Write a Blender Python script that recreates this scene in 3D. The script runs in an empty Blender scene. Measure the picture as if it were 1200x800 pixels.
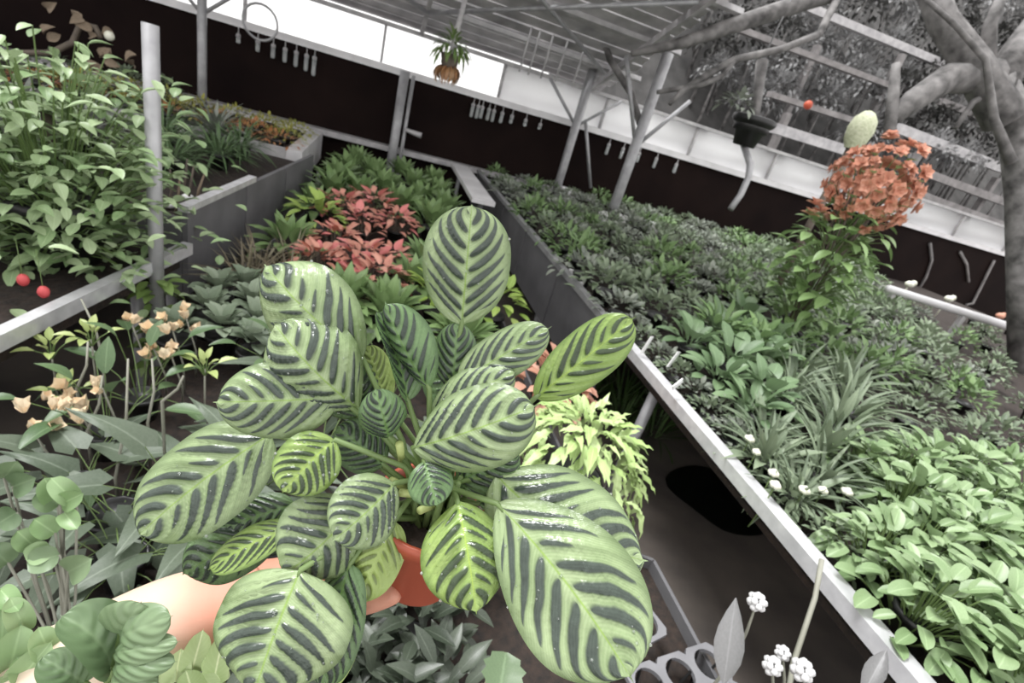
import bpy, math, random
import numpy as np
from mathutils import Vector, Matrix
SC = bpy.context.scene
COL = SC.collection
rng = random.Random(7)
# ------------------------------------------------------------------ camera
F, CAMH, HEAD = 575.0, 1.65, math.radians(20)      # focal length in px of a 1200 px wide frame
TH, RHO = math.atan(F / 1243.3), math.radians(16.83)
_c, _s = math.cos(-HEAD), math.sin(-HEAD)
def _rz(v): return Vector((_c*v[0]-_s*v[1], _s*v[0]+_c*v[1], v[2]))
_up0 = _rz((0, math.sin(TH), math.cos(TH))); _r0 = _rz((1, 0, 0))
FW = _rz((0, math.cos(TH), -math.sin(TH)))
UP = _up0*math.cos(RHO) - _r0*math.sin(RHO)
RT = _r0*math.cos(RHO) + _up0*math.sin(RHO)
O = Vector((0, 0, CAMH))
cam = bpy.data.cameras.new('camera'); co = bpy.data.objects.new('camera', cam); COL.objects.link(co)
co.matrix_world = Matrix(((RT.x, UP.x, -FW.x, O.x), (RT.y, UP.y, -FW.y, O.y), (RT.z, UP.z, -FW.z, O.z), (0, 0, 0, 1)))
cam.sensor_width = 36; cam.lens = F*36/1200; cam.clip_start = .02
cam.dof.use_dof = True; cam.dof.focus_distance = .40; cam.dof.aperture_fstop = 10.0
SC.camera = co
# ------------------------------------------------------------------ sky, sun, exposure
w = bpy.data.worlds.new('overcast'); SC.world = w; w.use_nodes = True
bg = w.node_tree.nodes['Background']; bg.inputs[0].default_value = (1, .985, .98, 1); bg.inputs[1].default_value = 1.25
sl = bpy.data.lights.new('sun', 'SUN'); sl.energy = 3.0; sl.angle = math.radians(22)
so = bpy.data.objects.new('sun', sl); COL.objects.link(so); so.rotation_euler = (math.radians(-16), math.radians(-20), 0)
vs = SC.view_settings; vs.view_transform = 'Standard'; vs.look = 'None'; vs.gamma = 1; vs.use_curve_mapping = False
vs.exposure = 0.5

# ------------------------------------------------------------------ helpers
def W(x, y, d): return O + (FW + RT*((x-600)/F) - UP*((y-400)/F))*d        # a point at optical depth d
def ray(x, y): return FW + RT*((x-600)/F) - UP*((y-400)/F)
def atz(x, y, z): r = ray(x, y); return O + r*((z-CAMH)/r.z)
def aty(x, y, Y): r = ray(x, y); return O + r*(Y/r.y)
class NX:                                           # a shader value with operators
    nt = None
    def __init__(s, k): s.k = k
    @staticmethod
    def m(op, *a):
        n = NX.nt.nodes.new('ShaderNodeMath'); n.operation = op
        for i, v in enumerate(a):
            if isinstance(v, NX): NX.nt.links.new(v.k, n.inputs[i])
            else: n.inputs[i].default_value = v
        return NX(n.outputs[0])
    def __add__(s, o): return NX.m('ADD', s, o)
    __radd__ = __add__
    def __sub__(s, o): return NX.m('SUBTRACT', s, o)
    def __rsub__(s, o): return NX.m('SUBTRACT', o, s)
    def __mul__(s, o): return NX.m('MULTIPLY', s, o)
    __rmul__ = __mul__
    def clamp(s): return NX.m('MINIMUM', NX.m('MAXIMUM', s, 0.0), 1.0)
    def step(s, e): return (s*(1/e) + .5).clamp()   # soft step around zero
def newmat(name):
    m = bpy.data.materials.new(name); m.use_nodes = True; nt = m.node_tree; NX.nt = nt
    return m, nt, nt.nodes['Principled BSDF']
def mixc(nt, f, a, b):
    n = nt.nodes.new('ShaderNodeMix'); n.data_type = 'RGBA'
    for s, v in ((n.inputs[0], f), (n.inputs[6], a), (n.inputs[7], b)):
        if isinstance(v, NX): nt.links.new(v.k, s)
        elif hasattr(v, 'is_linked'): nt.links.new(v, s)
        else: s.default_value = v if not isinstance(v, tuple) or len(v) == 4 else (*v, 1)
    return n.outputs[2]
def noise(nt, scale, detail=3, coord='Object'):
    tc = nt.nodes.new('ShaderNodeTexCoord'); n = nt.nodes.new('ShaderNodeTexNoise')
    n.inputs['Scale'].default_value = scale; n.inputs['Detail'].default_value = detail
    nt.links.new(tc.outputs[coord], n.inputs['Vector']); return n.outputs[0]
def bump(nt, b, h, strength, dist=.01):
    n = nt.nodes.new('ShaderNodeBump'); n.inputs['Strength'].default_value = strength; n.inputs['Distance'].default_value = dist
    nt.links.new(h.k if isinstance(h, NX) else h, n.inputs['Height']); nt.links.new(n.outputs[0], b.inputs['Normal'])
def plain(name, c1, c2=None, rough=.6, scale=6, metal=0, bmp=0, spec=.5):
    m, nt, b = newmat(name)
    f = noise(nt, scale, 5)
    nt.links.new(mixc(nt, (NX(f)*2.2 - .6).clamp(), c1, c2 or tuple(x*.7 for x in c1)), b.inputs['Base Color'])
    b.inputs['Roughness'].default_value = rough; b.inputs['Metallic'].default_value = metal
    b.inputs['Specular IOR Level'].default_value = spec
    if bmp: bump(nt, b, f, bmp)
    return m
def leafmat(name, c1, c2, rough=.42, rib=.25, back=None, spec=.5, trans=.15):
    m, nt, b = newmat(name)
    oi = nt.nodes.new('ShaderNodeObjectInfo'); at = nt.nodes.new('ShaderNodeAttribute'); at.attribute_name = 'rnd'
    r = NX.m('FRACT', NX(oi.outputs['Random']) + NX(at.outputs['Fac']))
    f = (r*.75 + (NX(noise(nt, 30, 2))-.5)*.7 + .12).clamp()
    col = mixc(nt, f, c1, c2)
    uv = nt.nodes.new('ShaderNodeUVMap'); sx = nt.nodes.new('ShaderNodeSeparateXYZ'); nt.links.new(uv.outputs[0], sx.inputs[0])
    u = NX.m('ABSOLUTE', NX(sx.outputs[0])*2 - 1); v = NX(sx.outputs[1])
    ribf = (1 - u*9).clamp()*rib + NX.m('SINE', (v - u*.35)*52)*.05*rib + .0
    col = mixc(nt, ribf.clamp(), col, tuple(min(1, x*1.6+.06) for x in c2))
    geo = nt.nodes.new('ShaderNodeNewGeometry')
    bk = back or tuple(x*.85+.03 for x in c2)
    col = mixc(nt, NX(geo.outputs['Backfacing'])*.6, col, bk)
    nt.links.new(col, b.inputs['Base Color'])
    b.inputs['Roughness'].default_value = rough; b.inputs['Specular IOR Level'].default_value = spec
    if trans:
        tr = nt.nodes.new('ShaderNodeBsdfTranslucent'); nt.links.new(col, tr.inputs[0])
        mx = nt.nodes.new('ShaderNodeMixShader'); mx.inputs[0].default_value = trans
        nt.links.new(b.outputs[0], mx.inputs[1]); nt.links.new(tr.outputs[0], mx.inputs[2])
        nt.links.new(mx.outputs[0], nt.nodes['Material Output'].inputs[0])
    return m
class MB:                                           # collects shapes into one mesh
    def __init__(s): s.v = []; s.f = []; s.uv = None
    def add(s, vs, fs):
        o = len(s.v); s.v += [tuple(p) for p in vs]; s.f += [tuple(i+o for i in q) for q in fs]; return s
    def box(s, a, b, bev=0):
        (x0, y0, z0), (x1, y1, z1) = a, b
        vs = [(x, y, z) for z in (z0, z1) for y in (y0, y1) for x in (x0, x1)]
        return s.add(vs, [(0, 2, 3, 1), (4, 5, 7, 6), (0, 1, 5, 4), (2, 6, 7, 3), (0, 4, 6, 2), (1, 3, 7, 5)])
    def bar(s, p, q, wd, ht, up=(0, 0, 1)):
        p, q = Vector(p), Vector(q); d = (q-p).normalized(); x = d.cross(Vector(up))
        if x.length < 1e-4: x = d.cross(Vector((1, 0, 0)))
        x.normalize(); z = x.cross(d); vs = []
        for c in (p, q):
            for i, j in ((-1, -1), (1, -1), (1, 1), (-1, 1)): vs.append(c + x*wd/2*i + z*ht/2*j)
        return s.add(vs, [(3, 2, 1, 0), (4, 5, 6, 7), (0, 1, 5, 4), (1, 2, 6, 5), (2, 3, 7, 6), (3, 0, 4, 7)])
    def tube(s, pts, r, n=8, cap=True):
        pts = [Vector(p) for p in pts]; rs = r if isinstance(r, (list, tuple)) else [r]*len(pts)
        vs = []; fs = []; x = None
        for i, p in enumerate(pts):
            d = (pts[min(i+1, len(pts)-1)] - pts[max(i-1, 0)]).normalized()
            if x is None:
                x = d.orthogonal().normalized()
            x = (x - d*x.dot(d)).normalized(); y = d.cross(x)
            for k in range(n):
                a = 2*math.pi*k/n; vs.append(p + (x*math.cos(a)+y*math.sin(a))*rs[i])
        for i in range(len(pts)-1):
            for k in range(n):
                fs.append((i*n+k, i*n+(k+1) % n, (i+1)*n+(k+1) % n, (i+1)*n+k))
        if cap: fs.append(tuple(range(n))[::-1]); fs.append(tuple((len(pts)-1)*n+k for k in range(n)))
        return s.add(vs, fs)
    def lathe(s, prof, n=20, c=(0, 0, 0), cap=True):
        vs = []; fs = []; c = Vector(c)
        for r, z in prof:
            for k in range(n):
                a = 2*math.pi*k/n; vs.append(c + Vector((r*math.cos(a), r*math.sin(a), z)))
        for i in range(len(prof)-1):
            for k in range(n): fs.append((i*n+k, i*n+(k+1) % n, (i+1)*n+(k+1) % n, (i+1)*n+k))
        if cap: fs.append(tuple(range(n))[::-1]); fs.append(tuple((len(prof)-1)*n+k for k in range(n)))
        return s.add(vs, fs)
    def ball(s, c, r, n=8, m=5, sz=1):
        prof = [(max(r*math.sin(math.pi*i/m), r*.02), -r*sz*math.cos(math.pi*i/m)) for i in range(m+1)]
        return s.lathe(prof, n, c)
    def mesh(s, name='mesh', smooth=True):
        me = bpy.data.meshes.new(name); me.from_pydata(s.v, [], s.f)
        if smooth: me.polygons.foreach_set('use_smooth', [True]*len(me.polygons))
        me.update(); return me
def obj(name, me, mat=None, parent=None, mx=None):
    if isinstance(me, MB): me = me.mesh(name)
    o = bpy.data.objects.new(name, me); COL.objects.link(o)
    if mat and not me.materials: me.materials.append(mat)
    if parent: o.parent = parent
    if mx is not None: o.matrix_basis = mx
    return o
def tag(o, label, cat=None, group=None, kind=None):
    if label: o['label'] = label
    if cat: o['category'] = cat
    if group: o['group'] = group
    if kind: o['kind'] = kind
    return o
def thing(name, label, cat, loc=(0, 0, 0), group=None, rz=0):
    o = bpy.data.objects.new(name, None); COL.objects.link(o); o.empty_display_size = .05
    o.location = loc; o.rotation_euler.z = rz; return tag(o, label, cat, group)
def struct(name, me, mat, smooth=False):
    if isinstance(me, MB): me = me.mesh(name, smooth)
    o = obj(name, me, mat); o['kind'] = 'structure'; return o
def copy_tree(o, parent=None):
    c = o.copy(); COL.objects.link(c); c.parent = parent
    for ch in KIDS.get(o.name, ()): copy_tree(ch, c)
    return c
KIDS = {}
# ------------------------------------------------------------------ materials of the setting
M = {}
M['concrete'] = plain('wet_concrete', (.17, .145, .125), (.07, .062, .058), .45, 3, bmp=.3)
M['painted_shadow'] = plain('floor_shadow_paint', (.006, .008, .005), (.002, .002, .002), .35, 8)  # near-black colour of the shadow painted on the floor
M['darkwall'] = plain('dark_stained_board', (.013, .007, .006), (.006, .003, .003), .8, 2, spec=.1)
M['white'] = plain('white_paint', (.78, .77, .78), (.55, .54, .55), .4, 4)
M['pale'] = plain('weathered_white', (.55, .54, .54), (.32, .31, .32), .6, 9)
M['steel'] = plain('galvanised_steel', (.42, .42, .43), (.28, .28, .29), .45, 12, metal=.3)
M['alu'] = plain('aluminium_rail', (.78, .78, .80), (.55, .55, .57), .35, 20, metal=.4)
M['skirt'] = plain('grey_fibre_cement', (.15, .148, .155), (.095, .094, .10), .6, 5)
M['soil'] = plain('potting_soil', (.035, .022, .016), (.010, .008, .007), .9, 40, bmp=.8)
M['roof'] = plain('weathered_grey_board', (.62, .60, .61), (.30, .29, .30), .7, 4)
M['bark'] = plain('grey_bark', (.24, .23, .225), (.035, .033, .032), .8, 9, bmp=1.0)
M['wood'] = plain('grey_wood', (.30, .285, .28), (.14, .13, .13), .75, 7)
M['gravel'] = plain('grey_earth', (.09, .087, .085), (.03, .029, .028), .9, 3)
M['black'] = plain('black_plastic', (.012, .012, .012), (.02, .02, .02), .4, 9)
M['greyplast'] = plain('dark_grey_plastic', (.22, .22, .23), (.15, .15, .16), .35, 9)
M['label'] = plain('white_plastic_tag', (.85, .85, .85), (.75, .75, .75), .4)
M['terra'] = plain('terracotta_plastic', (.36, .075, .035), (.30, .06, .03), .45, 5)
m, nt, b = newmat('milky_sheet')
tr = nt.nodes.new('ShaderNodeBsdfTranslucent'); tr.inputs[0].default_value = (.95, .95, .95, 1)
tp = nt.nodes.new('ShaderNodeBsdfTransparent'); tp.inputs[0].default_value = (.98, .98, .98, 1)
mx = nt.nodes.new('ShaderNodeMixShader'); mx.inputs[0].default_value = .93
nt.links.new(tr.outputs[0], mx.inputs[1]); nt.links.new(tp.outputs[0], mx.inputs[2]); nt.links.new(mx.outputs[0], nt.nodes['Material Output'].inputs[0])
M['sheet'] = m
m, nt, b = newmat('clear_glass'); b.inputs['Base Color'].default_value = (.85, .88, .88, 1); b.inputs['Roughness'].default_value = .1
b.inputs['Transmission Weight'].default_value = .7; M['glass'] = m

m, nt, b = newmat('white_sheet'); b.inputs['Base Color'].default_value = (.95, .95, .95, 1); b.inputs['Roughness'].default_value = .6
tr = nt.nodes.new('ShaderNodeBsdfTranslucent'); tr.inputs[0].default_value = (.97, .97, .97, 1)
mx = nt.nodes.new('ShaderNodeMixShader'); mx.inputs[0].default_value = .75
nt.links.new(b.outputs[0], mx.inputs[1]); nt.links.new(tr.outputs[0], mx.inputs[2]); nt.links.new(mx.outputs[0], nt.nodes['Material Output'].inputs[0])
M['whitesheet'] = m
# ------------------------------------------------------------------ the setting
struct('floor', MB().box((-14, -4, -.1), (22, 7.2, 0)), M['concrete'])
struct('ground', MB().box((-30, 7.2, -.1), (40, 40, 0)), M['gravel'])
WY = 6.8
struct('wall_far', MB().box((-9, WY, 0), (16, WY+.08, 1.6)), M['darkwall'])
struct('baseboard_far', MB().box((-9, WY-.16, .74), (3.0, WY-.002, .80)), M['pale'])
struct('trim_1', MB().box((-9, WY-.06, 1.602), (16, WY+.14, 1.675)), M['white'])
struct('trim_2', MB().box((-9, WY-.02, 2.06), (16, WY+.12, 2.10)), M['pale'])
win = thing('window_1', None, None, (0, 0, 0)); win['kind'] = 'structure'
xs = [-8.8 + 1.45*i for i in range(17)]
for i in range(len(xs)-1):
    obj('pane', MB().box((xs[i]+.02, WY+.04, 1.677), (xs[i+1]-.02, WY+.05, 2.058)), M['sheet' if xs[i] < 1 else 'whitesheet'], win)
    obj('mullion', MB().box((xs[i]-.015, WY+.01, 1.677), (xs[i]+.015, WY+.07, 2.058)), M['pale'], win)
# roof of grey boards rising from the wall towards the viewer
roof = thing('ceiling', None, None); roof['kind'] = 'structure'
SL = .36
def rz(y): return 2.12 + (7.0 - y)*SL
nsl = 24
for i in range(nsl):
    y0 = 6.9 - i*.175
    me = MB().bar((-9, y0, rz(y0)+rng.uniform(0, .012)), (2.75+rng.uniform(-.06, .06), y0, rz(y0)+rng.uniform(0, .012)), .168, .02, up=(0, SL, 1)).mesh('board', False)
    obj('board', me, M['roof'], roof)
for y in (6.3, 5.55, 4.7, 3.9):
    obj('purlin', MB().bar((-9, y, rz(y)-.05), (2.9, y, rz(y)-.05), .05, .05, up=(0, SL, 1)).mesh('purlin', False), M['pale'], roof)
for x in (-6.5, -4, -1.9, .3, 2.5):
    obj('rafter', MB().bar((x, 6.75, rz(6.75)-.11), (x, 3.2, rz(3.2)-.11), .045, .07).mesh('rafter', False), M['roof'], roof)
for a, bb in (((.3, 6.2), (2.4, 4.6)), ((2.4, 6.2), (.3, 4.6)), ((-1.9, 6.2), (.3, 4.9)), ((.3, 6.2), (-1.9, 4.9))):
    obj('brace', MB().tube([(a[0], a[1], rz(a[1])-.16), (bb[0], bb[1], rz(bb[1])-.16)], .022, 6), M['steel'], roof)

# posts
def post(px0, py0, y, zb, zt, r, label, box=None, mat='steel', dx=0):
    p = aty(px0, py0, y); t = thing('steel_post', label, 'post', (p.x+dx, y, zb), 'grey posts of the glasshouse')
    obj('pole', MB().tube([(0, 0, 0), (0, 0, zt-zb)], r, 12), M[mat], t)
    if box: obj('base_box', MB().box((-box, -box, 0), (box, box, .16)).mesh('base_box', False), M['pale'], t)
    else: obj('base_plate', MB().box((-r*1.8, -r*1.8, 0), (r*1.8, r*1.8, .015)).mesh('base_plate', False), M['steel'], t)
    return t, p
POSTS = []
t, p = post(237, 125, 6.2, 0, 2.38, .042, 'thin grey steel post by the far left bed, left of the hanging tubes')
for s in (-1, 1): obj('strut', MB().tube([(0, 0, 1.62), (s*.55, 0, 2.1)], .018, 6), M['steel'], t)
t, p = post(463, 160, 6.55, 0, 1.66, .055, 'pale double post with a white box at its foot and a small tap')
obj('side_tube', MB().tube([(.1, 0, .1), (.1, 0, 1.64)], .022, 8), M['steel'], t)
obj('tap', MB().tube([(.1, -.03, 1.05), (.3, -.05, 1.03)], [.02, .035], 8), M['pale'], t)
t, p = post(662, 190, 6.55, 0, 2.28, .055, 'grey steel post rising from the dark plants, left of the thicker post')
for s in (-1, 1): obj('strut', MB().tube([(0, 0, 1.62), (s*.5, 0, 2.05)], .02, 6), M['steel'], t)
t, p = post(748, 162, 5.5, 0, 2.55, .06, 'thick grey steel post standing in the right bench with diagonal struts')
for s, q in ((-1, 2.4), (1, 2.2)): obj('strut', MB().tube([(0, 0, 1.6), (s*.45, 0, q)], .022, 6), M['steel'], t)
obj('stay_rod', MB().tube([aty(686, 140, 6.6), aty(692, 220, 6.6)], .022, 6), M['steel'], None)
tag(bpy.data.objects['stay_rod'], 'thin grey rod between the two right-hand posts, against the dark wall', 'rod')
t = thing('steel_post', 'nearest grey post, beside the big leafy shrub at the left', 'post', (-.78, 2.12, 0), 'grey posts of the glasshouse')
obj('pole', MB().tube([(0, 0, 0), aty(176, 28, 2.12)-Vector((-.78, 2.12, 0))], .025, 12), M['steel'], t)
obj('base_plate', MB().box((-.07, -.07, 0), (.07, .07, .015)).mesh('base_plate', False), M['steel'], t)

# benches ------------------------------------------------------------
def legs(t, pts, h, r=.025, mat='steel'):
    for x, y in pts: obj('leg', MB().tube([(x, y, 0), (x, y, h)], r, 10), M[mat], t)
BZ = .72
rb = thing('growing_bench', 'long right-hand growing bench with a bright metal edge rail', 'bench', (0, 0, 0))
obj('tray', MB().box((1.286, -.4, BZ-.02), (9.6, 6.6, BZ)).mesh('tray', False), M['soil'], rb)
prof = MB().box((1.235, -.4, BZ+.045), (1.285, 2.02, BZ+.09))
obj('edge_rail', prof.mesh('edge_rail', False), M['alu'], rb)
obj('edge_rail', MB().box((1.24, 2.03, BZ+.05), (1.285, 6.55, BZ+.085)).mesh('edge_rail', False), M['steel'], rb)
for y0, y1 in ((2.05, 2.95), (2.97, 3.87), (3.89, 4.79), (4.81, 5.7), (5.72, 6.55)):
    obj('skirt_panel', MB().box((1.255, y0, BZ-.36), (1.28, y1, BZ+.048)).mesh('skirt_panel', False), M['skirt'], rb)
legs(rb, [(1.31, 1.62), (1.31, 3.2), (1.31, 4.9), (1.31, .02), (4, 1.62), (4, 3.2), (4, .1), (7, 3.2), (7, 1.6)], BZ-.02)
tag(obj('shadow_patch', MB().add([(2.12+.30*math.cos(a)*(1+.15*math.sin(3*a)), 1.72+.27*math.sin(a), .003) for a in [k*math.pi/12 for k in range(24)]], [tuple(range(24))]), M['painted_shadow']),
    'black wet rounded patch on the floor under the right bench', 'wet patch')  # flat black shape painted in as a shadow below the bench
# far right bench with white rail
fr = thing('edge_rail_frame', 'white rail of the far right bench in front of the dark opening', 'rail', (0, 0, 0))
ra, rb_ = atz(1040, 338, 1.0), atz(1225, 396, 1.0)
obj('rail', MB().tube([ra, rb_], .042, 10), M['white'], fr)
for k in (.05, .5, .95): q = ra*(1-k)+rb_*k; obj('bracket', MB().box((q.x-.03, q.y-.02, BZ), (q.x+.03, q.y+.02, .97)).mesh('bracket', False), M['pale'], fr)
# centre bench
CZ = .45
cb = thing('growing_bench', 'low dark centre bench between the two aisles, crowded with small plants', 'bench')
ring = [(-.66, .15), (1.02, .15), (1.02, .92), (.86, 1.0), (.86, 6.35), (-.30, 6.35), (-.42, 4.6), (-.66, 2.3)]
def prism(ring, z0, z1):
    n = len(ring); return MB().add([(x, y, z0) for x, y in ring]+[(x, y, z1) for x, y in ring], [tuple(range(n))[::-1], tuple(range(n, 2*n))]+[(i, (i+1) % n, n+(i+1) % n, n+i) for i in range(n)])
obj('tray', prism(ring, CZ-.05, CZ).mesh('tray', False), M['soil'], cb)
for i in range(1, len(ring)-1):
    (xa, ya), (xb, yb) = ring[i], ring[i+1]
    obj('side_board', MB().bar((xa, ya, CZ-.01), (xb, yb, CZ-.01), .012, .10).mesh('side_board', False), M['skirt'], cb)
legs(cb, [(-.6, .3), (.75, .3), (-.6, 2.2), (.75, 2.2), (-.6, 4.2), (.75, 4.2), (-.6, 6.2), (.75, 6.2)], CZ-.05)
# far end of the centre bench: white boards
tag(obj('white_board', MB().bar((.98, 4.5, .80), (1.0, 6.5, .80), .22, .04).mesh('white_board', False), M['white']), 'white board lying along the far end of the right aisle', 'board')
wb = thing('trestle', None, None, (1.0, 0, 0)); wb['label'] = 'pair of grey trestle legs under the far white board'; wb['category'] = 'trestle'
legs(wb, [(0, 4.7), (0, 6.3)], .78)
# left near bench
lb = thing('growing_bench', 'left-hand bench with a bright metal rail, under the big leafy shrub', 'bench', (-.72, 2.38, 0), None, math.radians(-11))
obj('tray', MB().box((-2.4, -2.2, .62), (-.04, -.03, .68)).mesh('tray', False), M['soil'], lb)
obj('edge_rail', MB().box((-.04, -2.2, .685), (0.0, .0, .735)).mesh('edge_rail', False), M['alu'], lb)
legs(lb, [(-.12, -2), (-.12, -.2), (-2.3, -2), (-2.3, -.2)], .62)
# left far bed: grey-sided
lf = thing('raised_bed', 'grey-sided raised bed behind the left bench, filled with ferns and dead stems', 'planter', (-.80, 2.5, 0), None, math.radians(-7))
obj('soil', MB().box((-2.6, .05, .5), (-.002, 2.2, .74)).mesh('soil', False), M['soil'], lf)
for y0, y1 in ((0, .7), (.72, 1.45), (1.47, 2.22)):
    obj('side_panel', MB().box((.0, y0, .42), (.025, y1, .83)).mesh('side_panel', False), M['skirt'], lf)
obj('front_panel', MB().box((-2.6, 0, .42), (-.003, .03, .80)).mesh('front_panel', False), M['skirt'], lf)
obj('edge_rail', MB().box((-.015, 0, .832), (.03, .85, .862)).mesh('edge_rail', False), M['alu'], lf)
legs(lf, [(-.1, .1), (-.1, 2.1), (-2.5, .1), (-2.5, 2.1)], .42)
tf = thing('raised_bed', 'far raised bed with white edging, planted yellow and orange', 'planter')
obj('soil', MB().box((-4.6, 4.9, .5), (-.75, 6.3, .76)).mesh('soil', False), M['soil'], tf)
obj('edge_board', MB().box((-4.6, 4.86, .5), (-.75, 4.898, .80)).mesh('edge_board', False), M['pale'], tf)
obj('edge_board', MB().box((-4.6, 6.302, .5), (-.75, 6.45, .80)).mesh('edge_board', False), M['white'], tf)
obj('edge_board', MB().box((-.748, 4.86, .5), (-.62, 6.45, .80)).mesh('edge_board', False), M['white'], tf)
legs(tf, [(-.8, 5), (-4.5, 5), (-.8, 6.2), (-4.5, 6.2)], .5)

# ------------------------------------------------------------------ leaves (low-poly)
def leaf_mesh(name, mat, wd=.4, shape='ovate', droop=.15, fold=.12, rows=6, cols=2, wave=0, seed=0):
    r = random.Random(seed); vs = []; fs = []; uvs = []
    nc = cols*2+1
    for i in range(rows+1):
        v = i/rows
        if shape == 'ovate': h = math.sin(math.pi*min(1, v*.97+.03)**.8)**.85
        elif shape == 'spoon': h = .12 + .88*max(0, math.sin(math.pi*max(0, (v-.25)/.75)**1.15))**.5 if v > .25 else .12
        elif shape == 'oblong': h = max(.02, 1-abs(2*v**.9-1)**2.6)**.55
        elif shape == 'round': h = max(.02, 1-(2*v-1)**2)**.5
        elif shape == 'lance': h = max(.02, math.sin(math.pi*(v*.96+.03)))
        elif shape == 'blade': h = (1-v)**.6*.9+.1*(v < .99)
        elif shape == 'heart': h = max(.02, (1-v)**.75*(min(1, v*6+.35)))
        h = max(h, .02)
        zc = -droop*v*v + droop*.35*v
        for j in range(nc):
            u = (j-cols)/cols
            z = zc + fold*abs(u)**1.4*h*wd + (wave*math.sin(v*19+u*3+seed)*abs(u) if wave else 0)
            x = u*h*wd/2*(1 + (.12*math.sin(v*23+seed) if wave else 0)); y = v - (.12*abs(u) if shape == 'heart' else 0)
            vs.append((x, y, z)); uvs.append(((u+1)/2, v))
    for i in range(rows):
        for j in range(nc-1):
            a = i*nc+j; fs.append((a, a+1, a+nc+1, a+nc))
    me = bpy.data.meshes.new(name); me.from_pydata(vs, [], fs)
    ul = me.uv_layers.new(name='UVMap')
    li = np.empty(len(me.loops), np.int32); me.loops.foreach_get('vertex_index', li)
    ul.data.foreach_set('uv', np.array(uvs, np.float32)[li].ravel())
    me.polygons.foreach_set('use_smooth', [True]*len(me.polygons)); me.materials.append(mat); me.update(); return me
def frame(p, d, n, s=1.0, sw=None):
    d = Vector(d).normalized(); n = Vector(n); x = d.cross(n)
    if x.length < 1e-4: x = d.orthogonal()
    x.normalize(); n = x.cross(d); sw = sw or s
    return Matrix(((x.x*sw, d.x*s, n.x*s, p[0]), (x.y*sw, d.y*s, n.y*s, p[1]), (x.z*sw, d.z*s, n.z*s, p[2]), (0, 0, 0, 1)))
def sph(az, el): return Vector((math.cos(az)*math.cos(el), math.sin(az)*math.cos(el), math.sin(el)))
def bush(r, n, R, H, z0, L, el=(65, -15), jit=25):
    out = []
    for i in range(n):
        q = math.sqrt((i+.5)/n)*R*r.uniform(.85, 1.08); a = i*2.39996 + r.uniform(-.3, .3)
        k = q/R; z = z0 + H*max(0, 1-k**2.2)*r.uniform(.72, 1.05)
        e = math.radians(el[0]+(el[1]-el[0])*k + r.uniform(-jit, jit)); az = a + r.uniform(-.8, .8)
        out.append((frame((q*math.cos(a), q*math.sin(a), z), sph(az, e), sph(az, e+math.pi/2), L*r.uniform(.7, 1.2)), (q*.25*math.cos(a), q*.25*math.sin(a), z0*.3)))
    return out
def rosette(r, n, L, el=(10, 75), z0=0, rad=.02, stem=0, jit=8):
    out = []
    for i in range(n):
        a = i*2.39996 + r.uniform(-.2, .2); k = (i+.5)/n
        e = math.radians(el[0]+(el[1]-el[0])*k + r.uniform(-jit, jit))
        s = stem*r.uniform(.75, 1.15); es = min(1.45, e+.5)
        p = Vector((rad*math.cos(a), rad*math.sin(a), z0)) + sph(a, es)*s
        out.append((frame(p, sph(a, e), sph(a, e+math.pi/2), L*r.uniform(.75, 1.15)), (rad*.4*math.cos(a), rad*.4*math.sin(a), z0*.6)))
    return out
def stems_mesh(specs, rad, n=4):
    mb = MB()
    for mx_, b0 in specs:
        p = mx_.to_translation(); b0 = Vector(b0); mid = (b0+p)/2 + Vector((0, 0, (p-b0).length*.12))
        mb.tube([b0, mid, p], [rad, rad*.9, rad*.7], n, False)
    return mb.mesh('stems')
def joined(specs, meshes, r, name='foliage'):
    V = []; Fs = []; U = []; R = []; off = 0
    cache = []
    for me in meshes:
        v = np.empty(len(me.vertices)*3, np.float32); me.vertices.foreach_get('co', v); v = v.reshape(-1, 3)
        f = np.array([tuple(p.vertices) for p in me.polygons], np.int32)
        u = np.empty(len(me.loops)*2, np.float32); me.uv_layers[0].data.foreach_get('uv', u); cache.append((v, f, u))
    for mx_, _ in specs:
        v, f, u = cache[r.randrange(len(cache))]; A = np.array(mx_, np.float32)
        V.append(v @ A[:3, :3].T + A[:3, 3]); Fs.append(f+off); U.append(u); R.append(np.full(len(v), r.random(), np.float32)); off += len(v)
    me = bpy.data.meshes.new(name); me.from_pydata(np.concatenate(V), [], np.concatenate(Fs).tolist())
    me.uv_layers.new(name='UVMap').data.foreach_set('uv', np.concatenate(U))
    at = me.attributes.new('rnd', 'FLOAT', 'POINT'); at.data.foreach_set('value', np.concatenate(R))
    me.polygons.foreach_set('use_smooth', [True]*len(me.polygons)); me.materials.append(meshes[0].materials[0]); me.update(); return me
POTS = {}
def pot_mesh(r, h, mat):
    k = (r, h, mat)
    if k not in POTS:
        POTS[k] = MB().lathe([(r*.72, 0), (r*.95, h*.85), (r*1.05, h*.86), (r*1.05, h), (r*.92, h), (r*.9, h*.88), (.001, h*.88)], 12).mesh('pot'); POTS[k].materials.append(M[mat])
    return POTS[k]
def build_plant(name, specs, meshes, r, parts=True, pot=None, stem=None, stemmat=None, leafname='leaf'):
    t = bpy.data.objects.new(name, None); COL.objects.link(t); t.empty_display_size = .05; ks = []
    if pot: ks.append(obj('pot', pot_mesh(*pot), None, t))
    if stem: ks.append(obj('stems', stems_mesh(specs, stem), M[stemmat or 'stemgreen'], t))
    if parts:
        for s in specs: ks.append(obj(leafname, meshes[r.randrange(len(meshes))], None, t, s[0]))
    else: ks.append(obj('foliage', joined(specs, meshes, r), None, t))
    KIDS[t.name] = ks; t['_u'] = 0; return t
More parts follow.
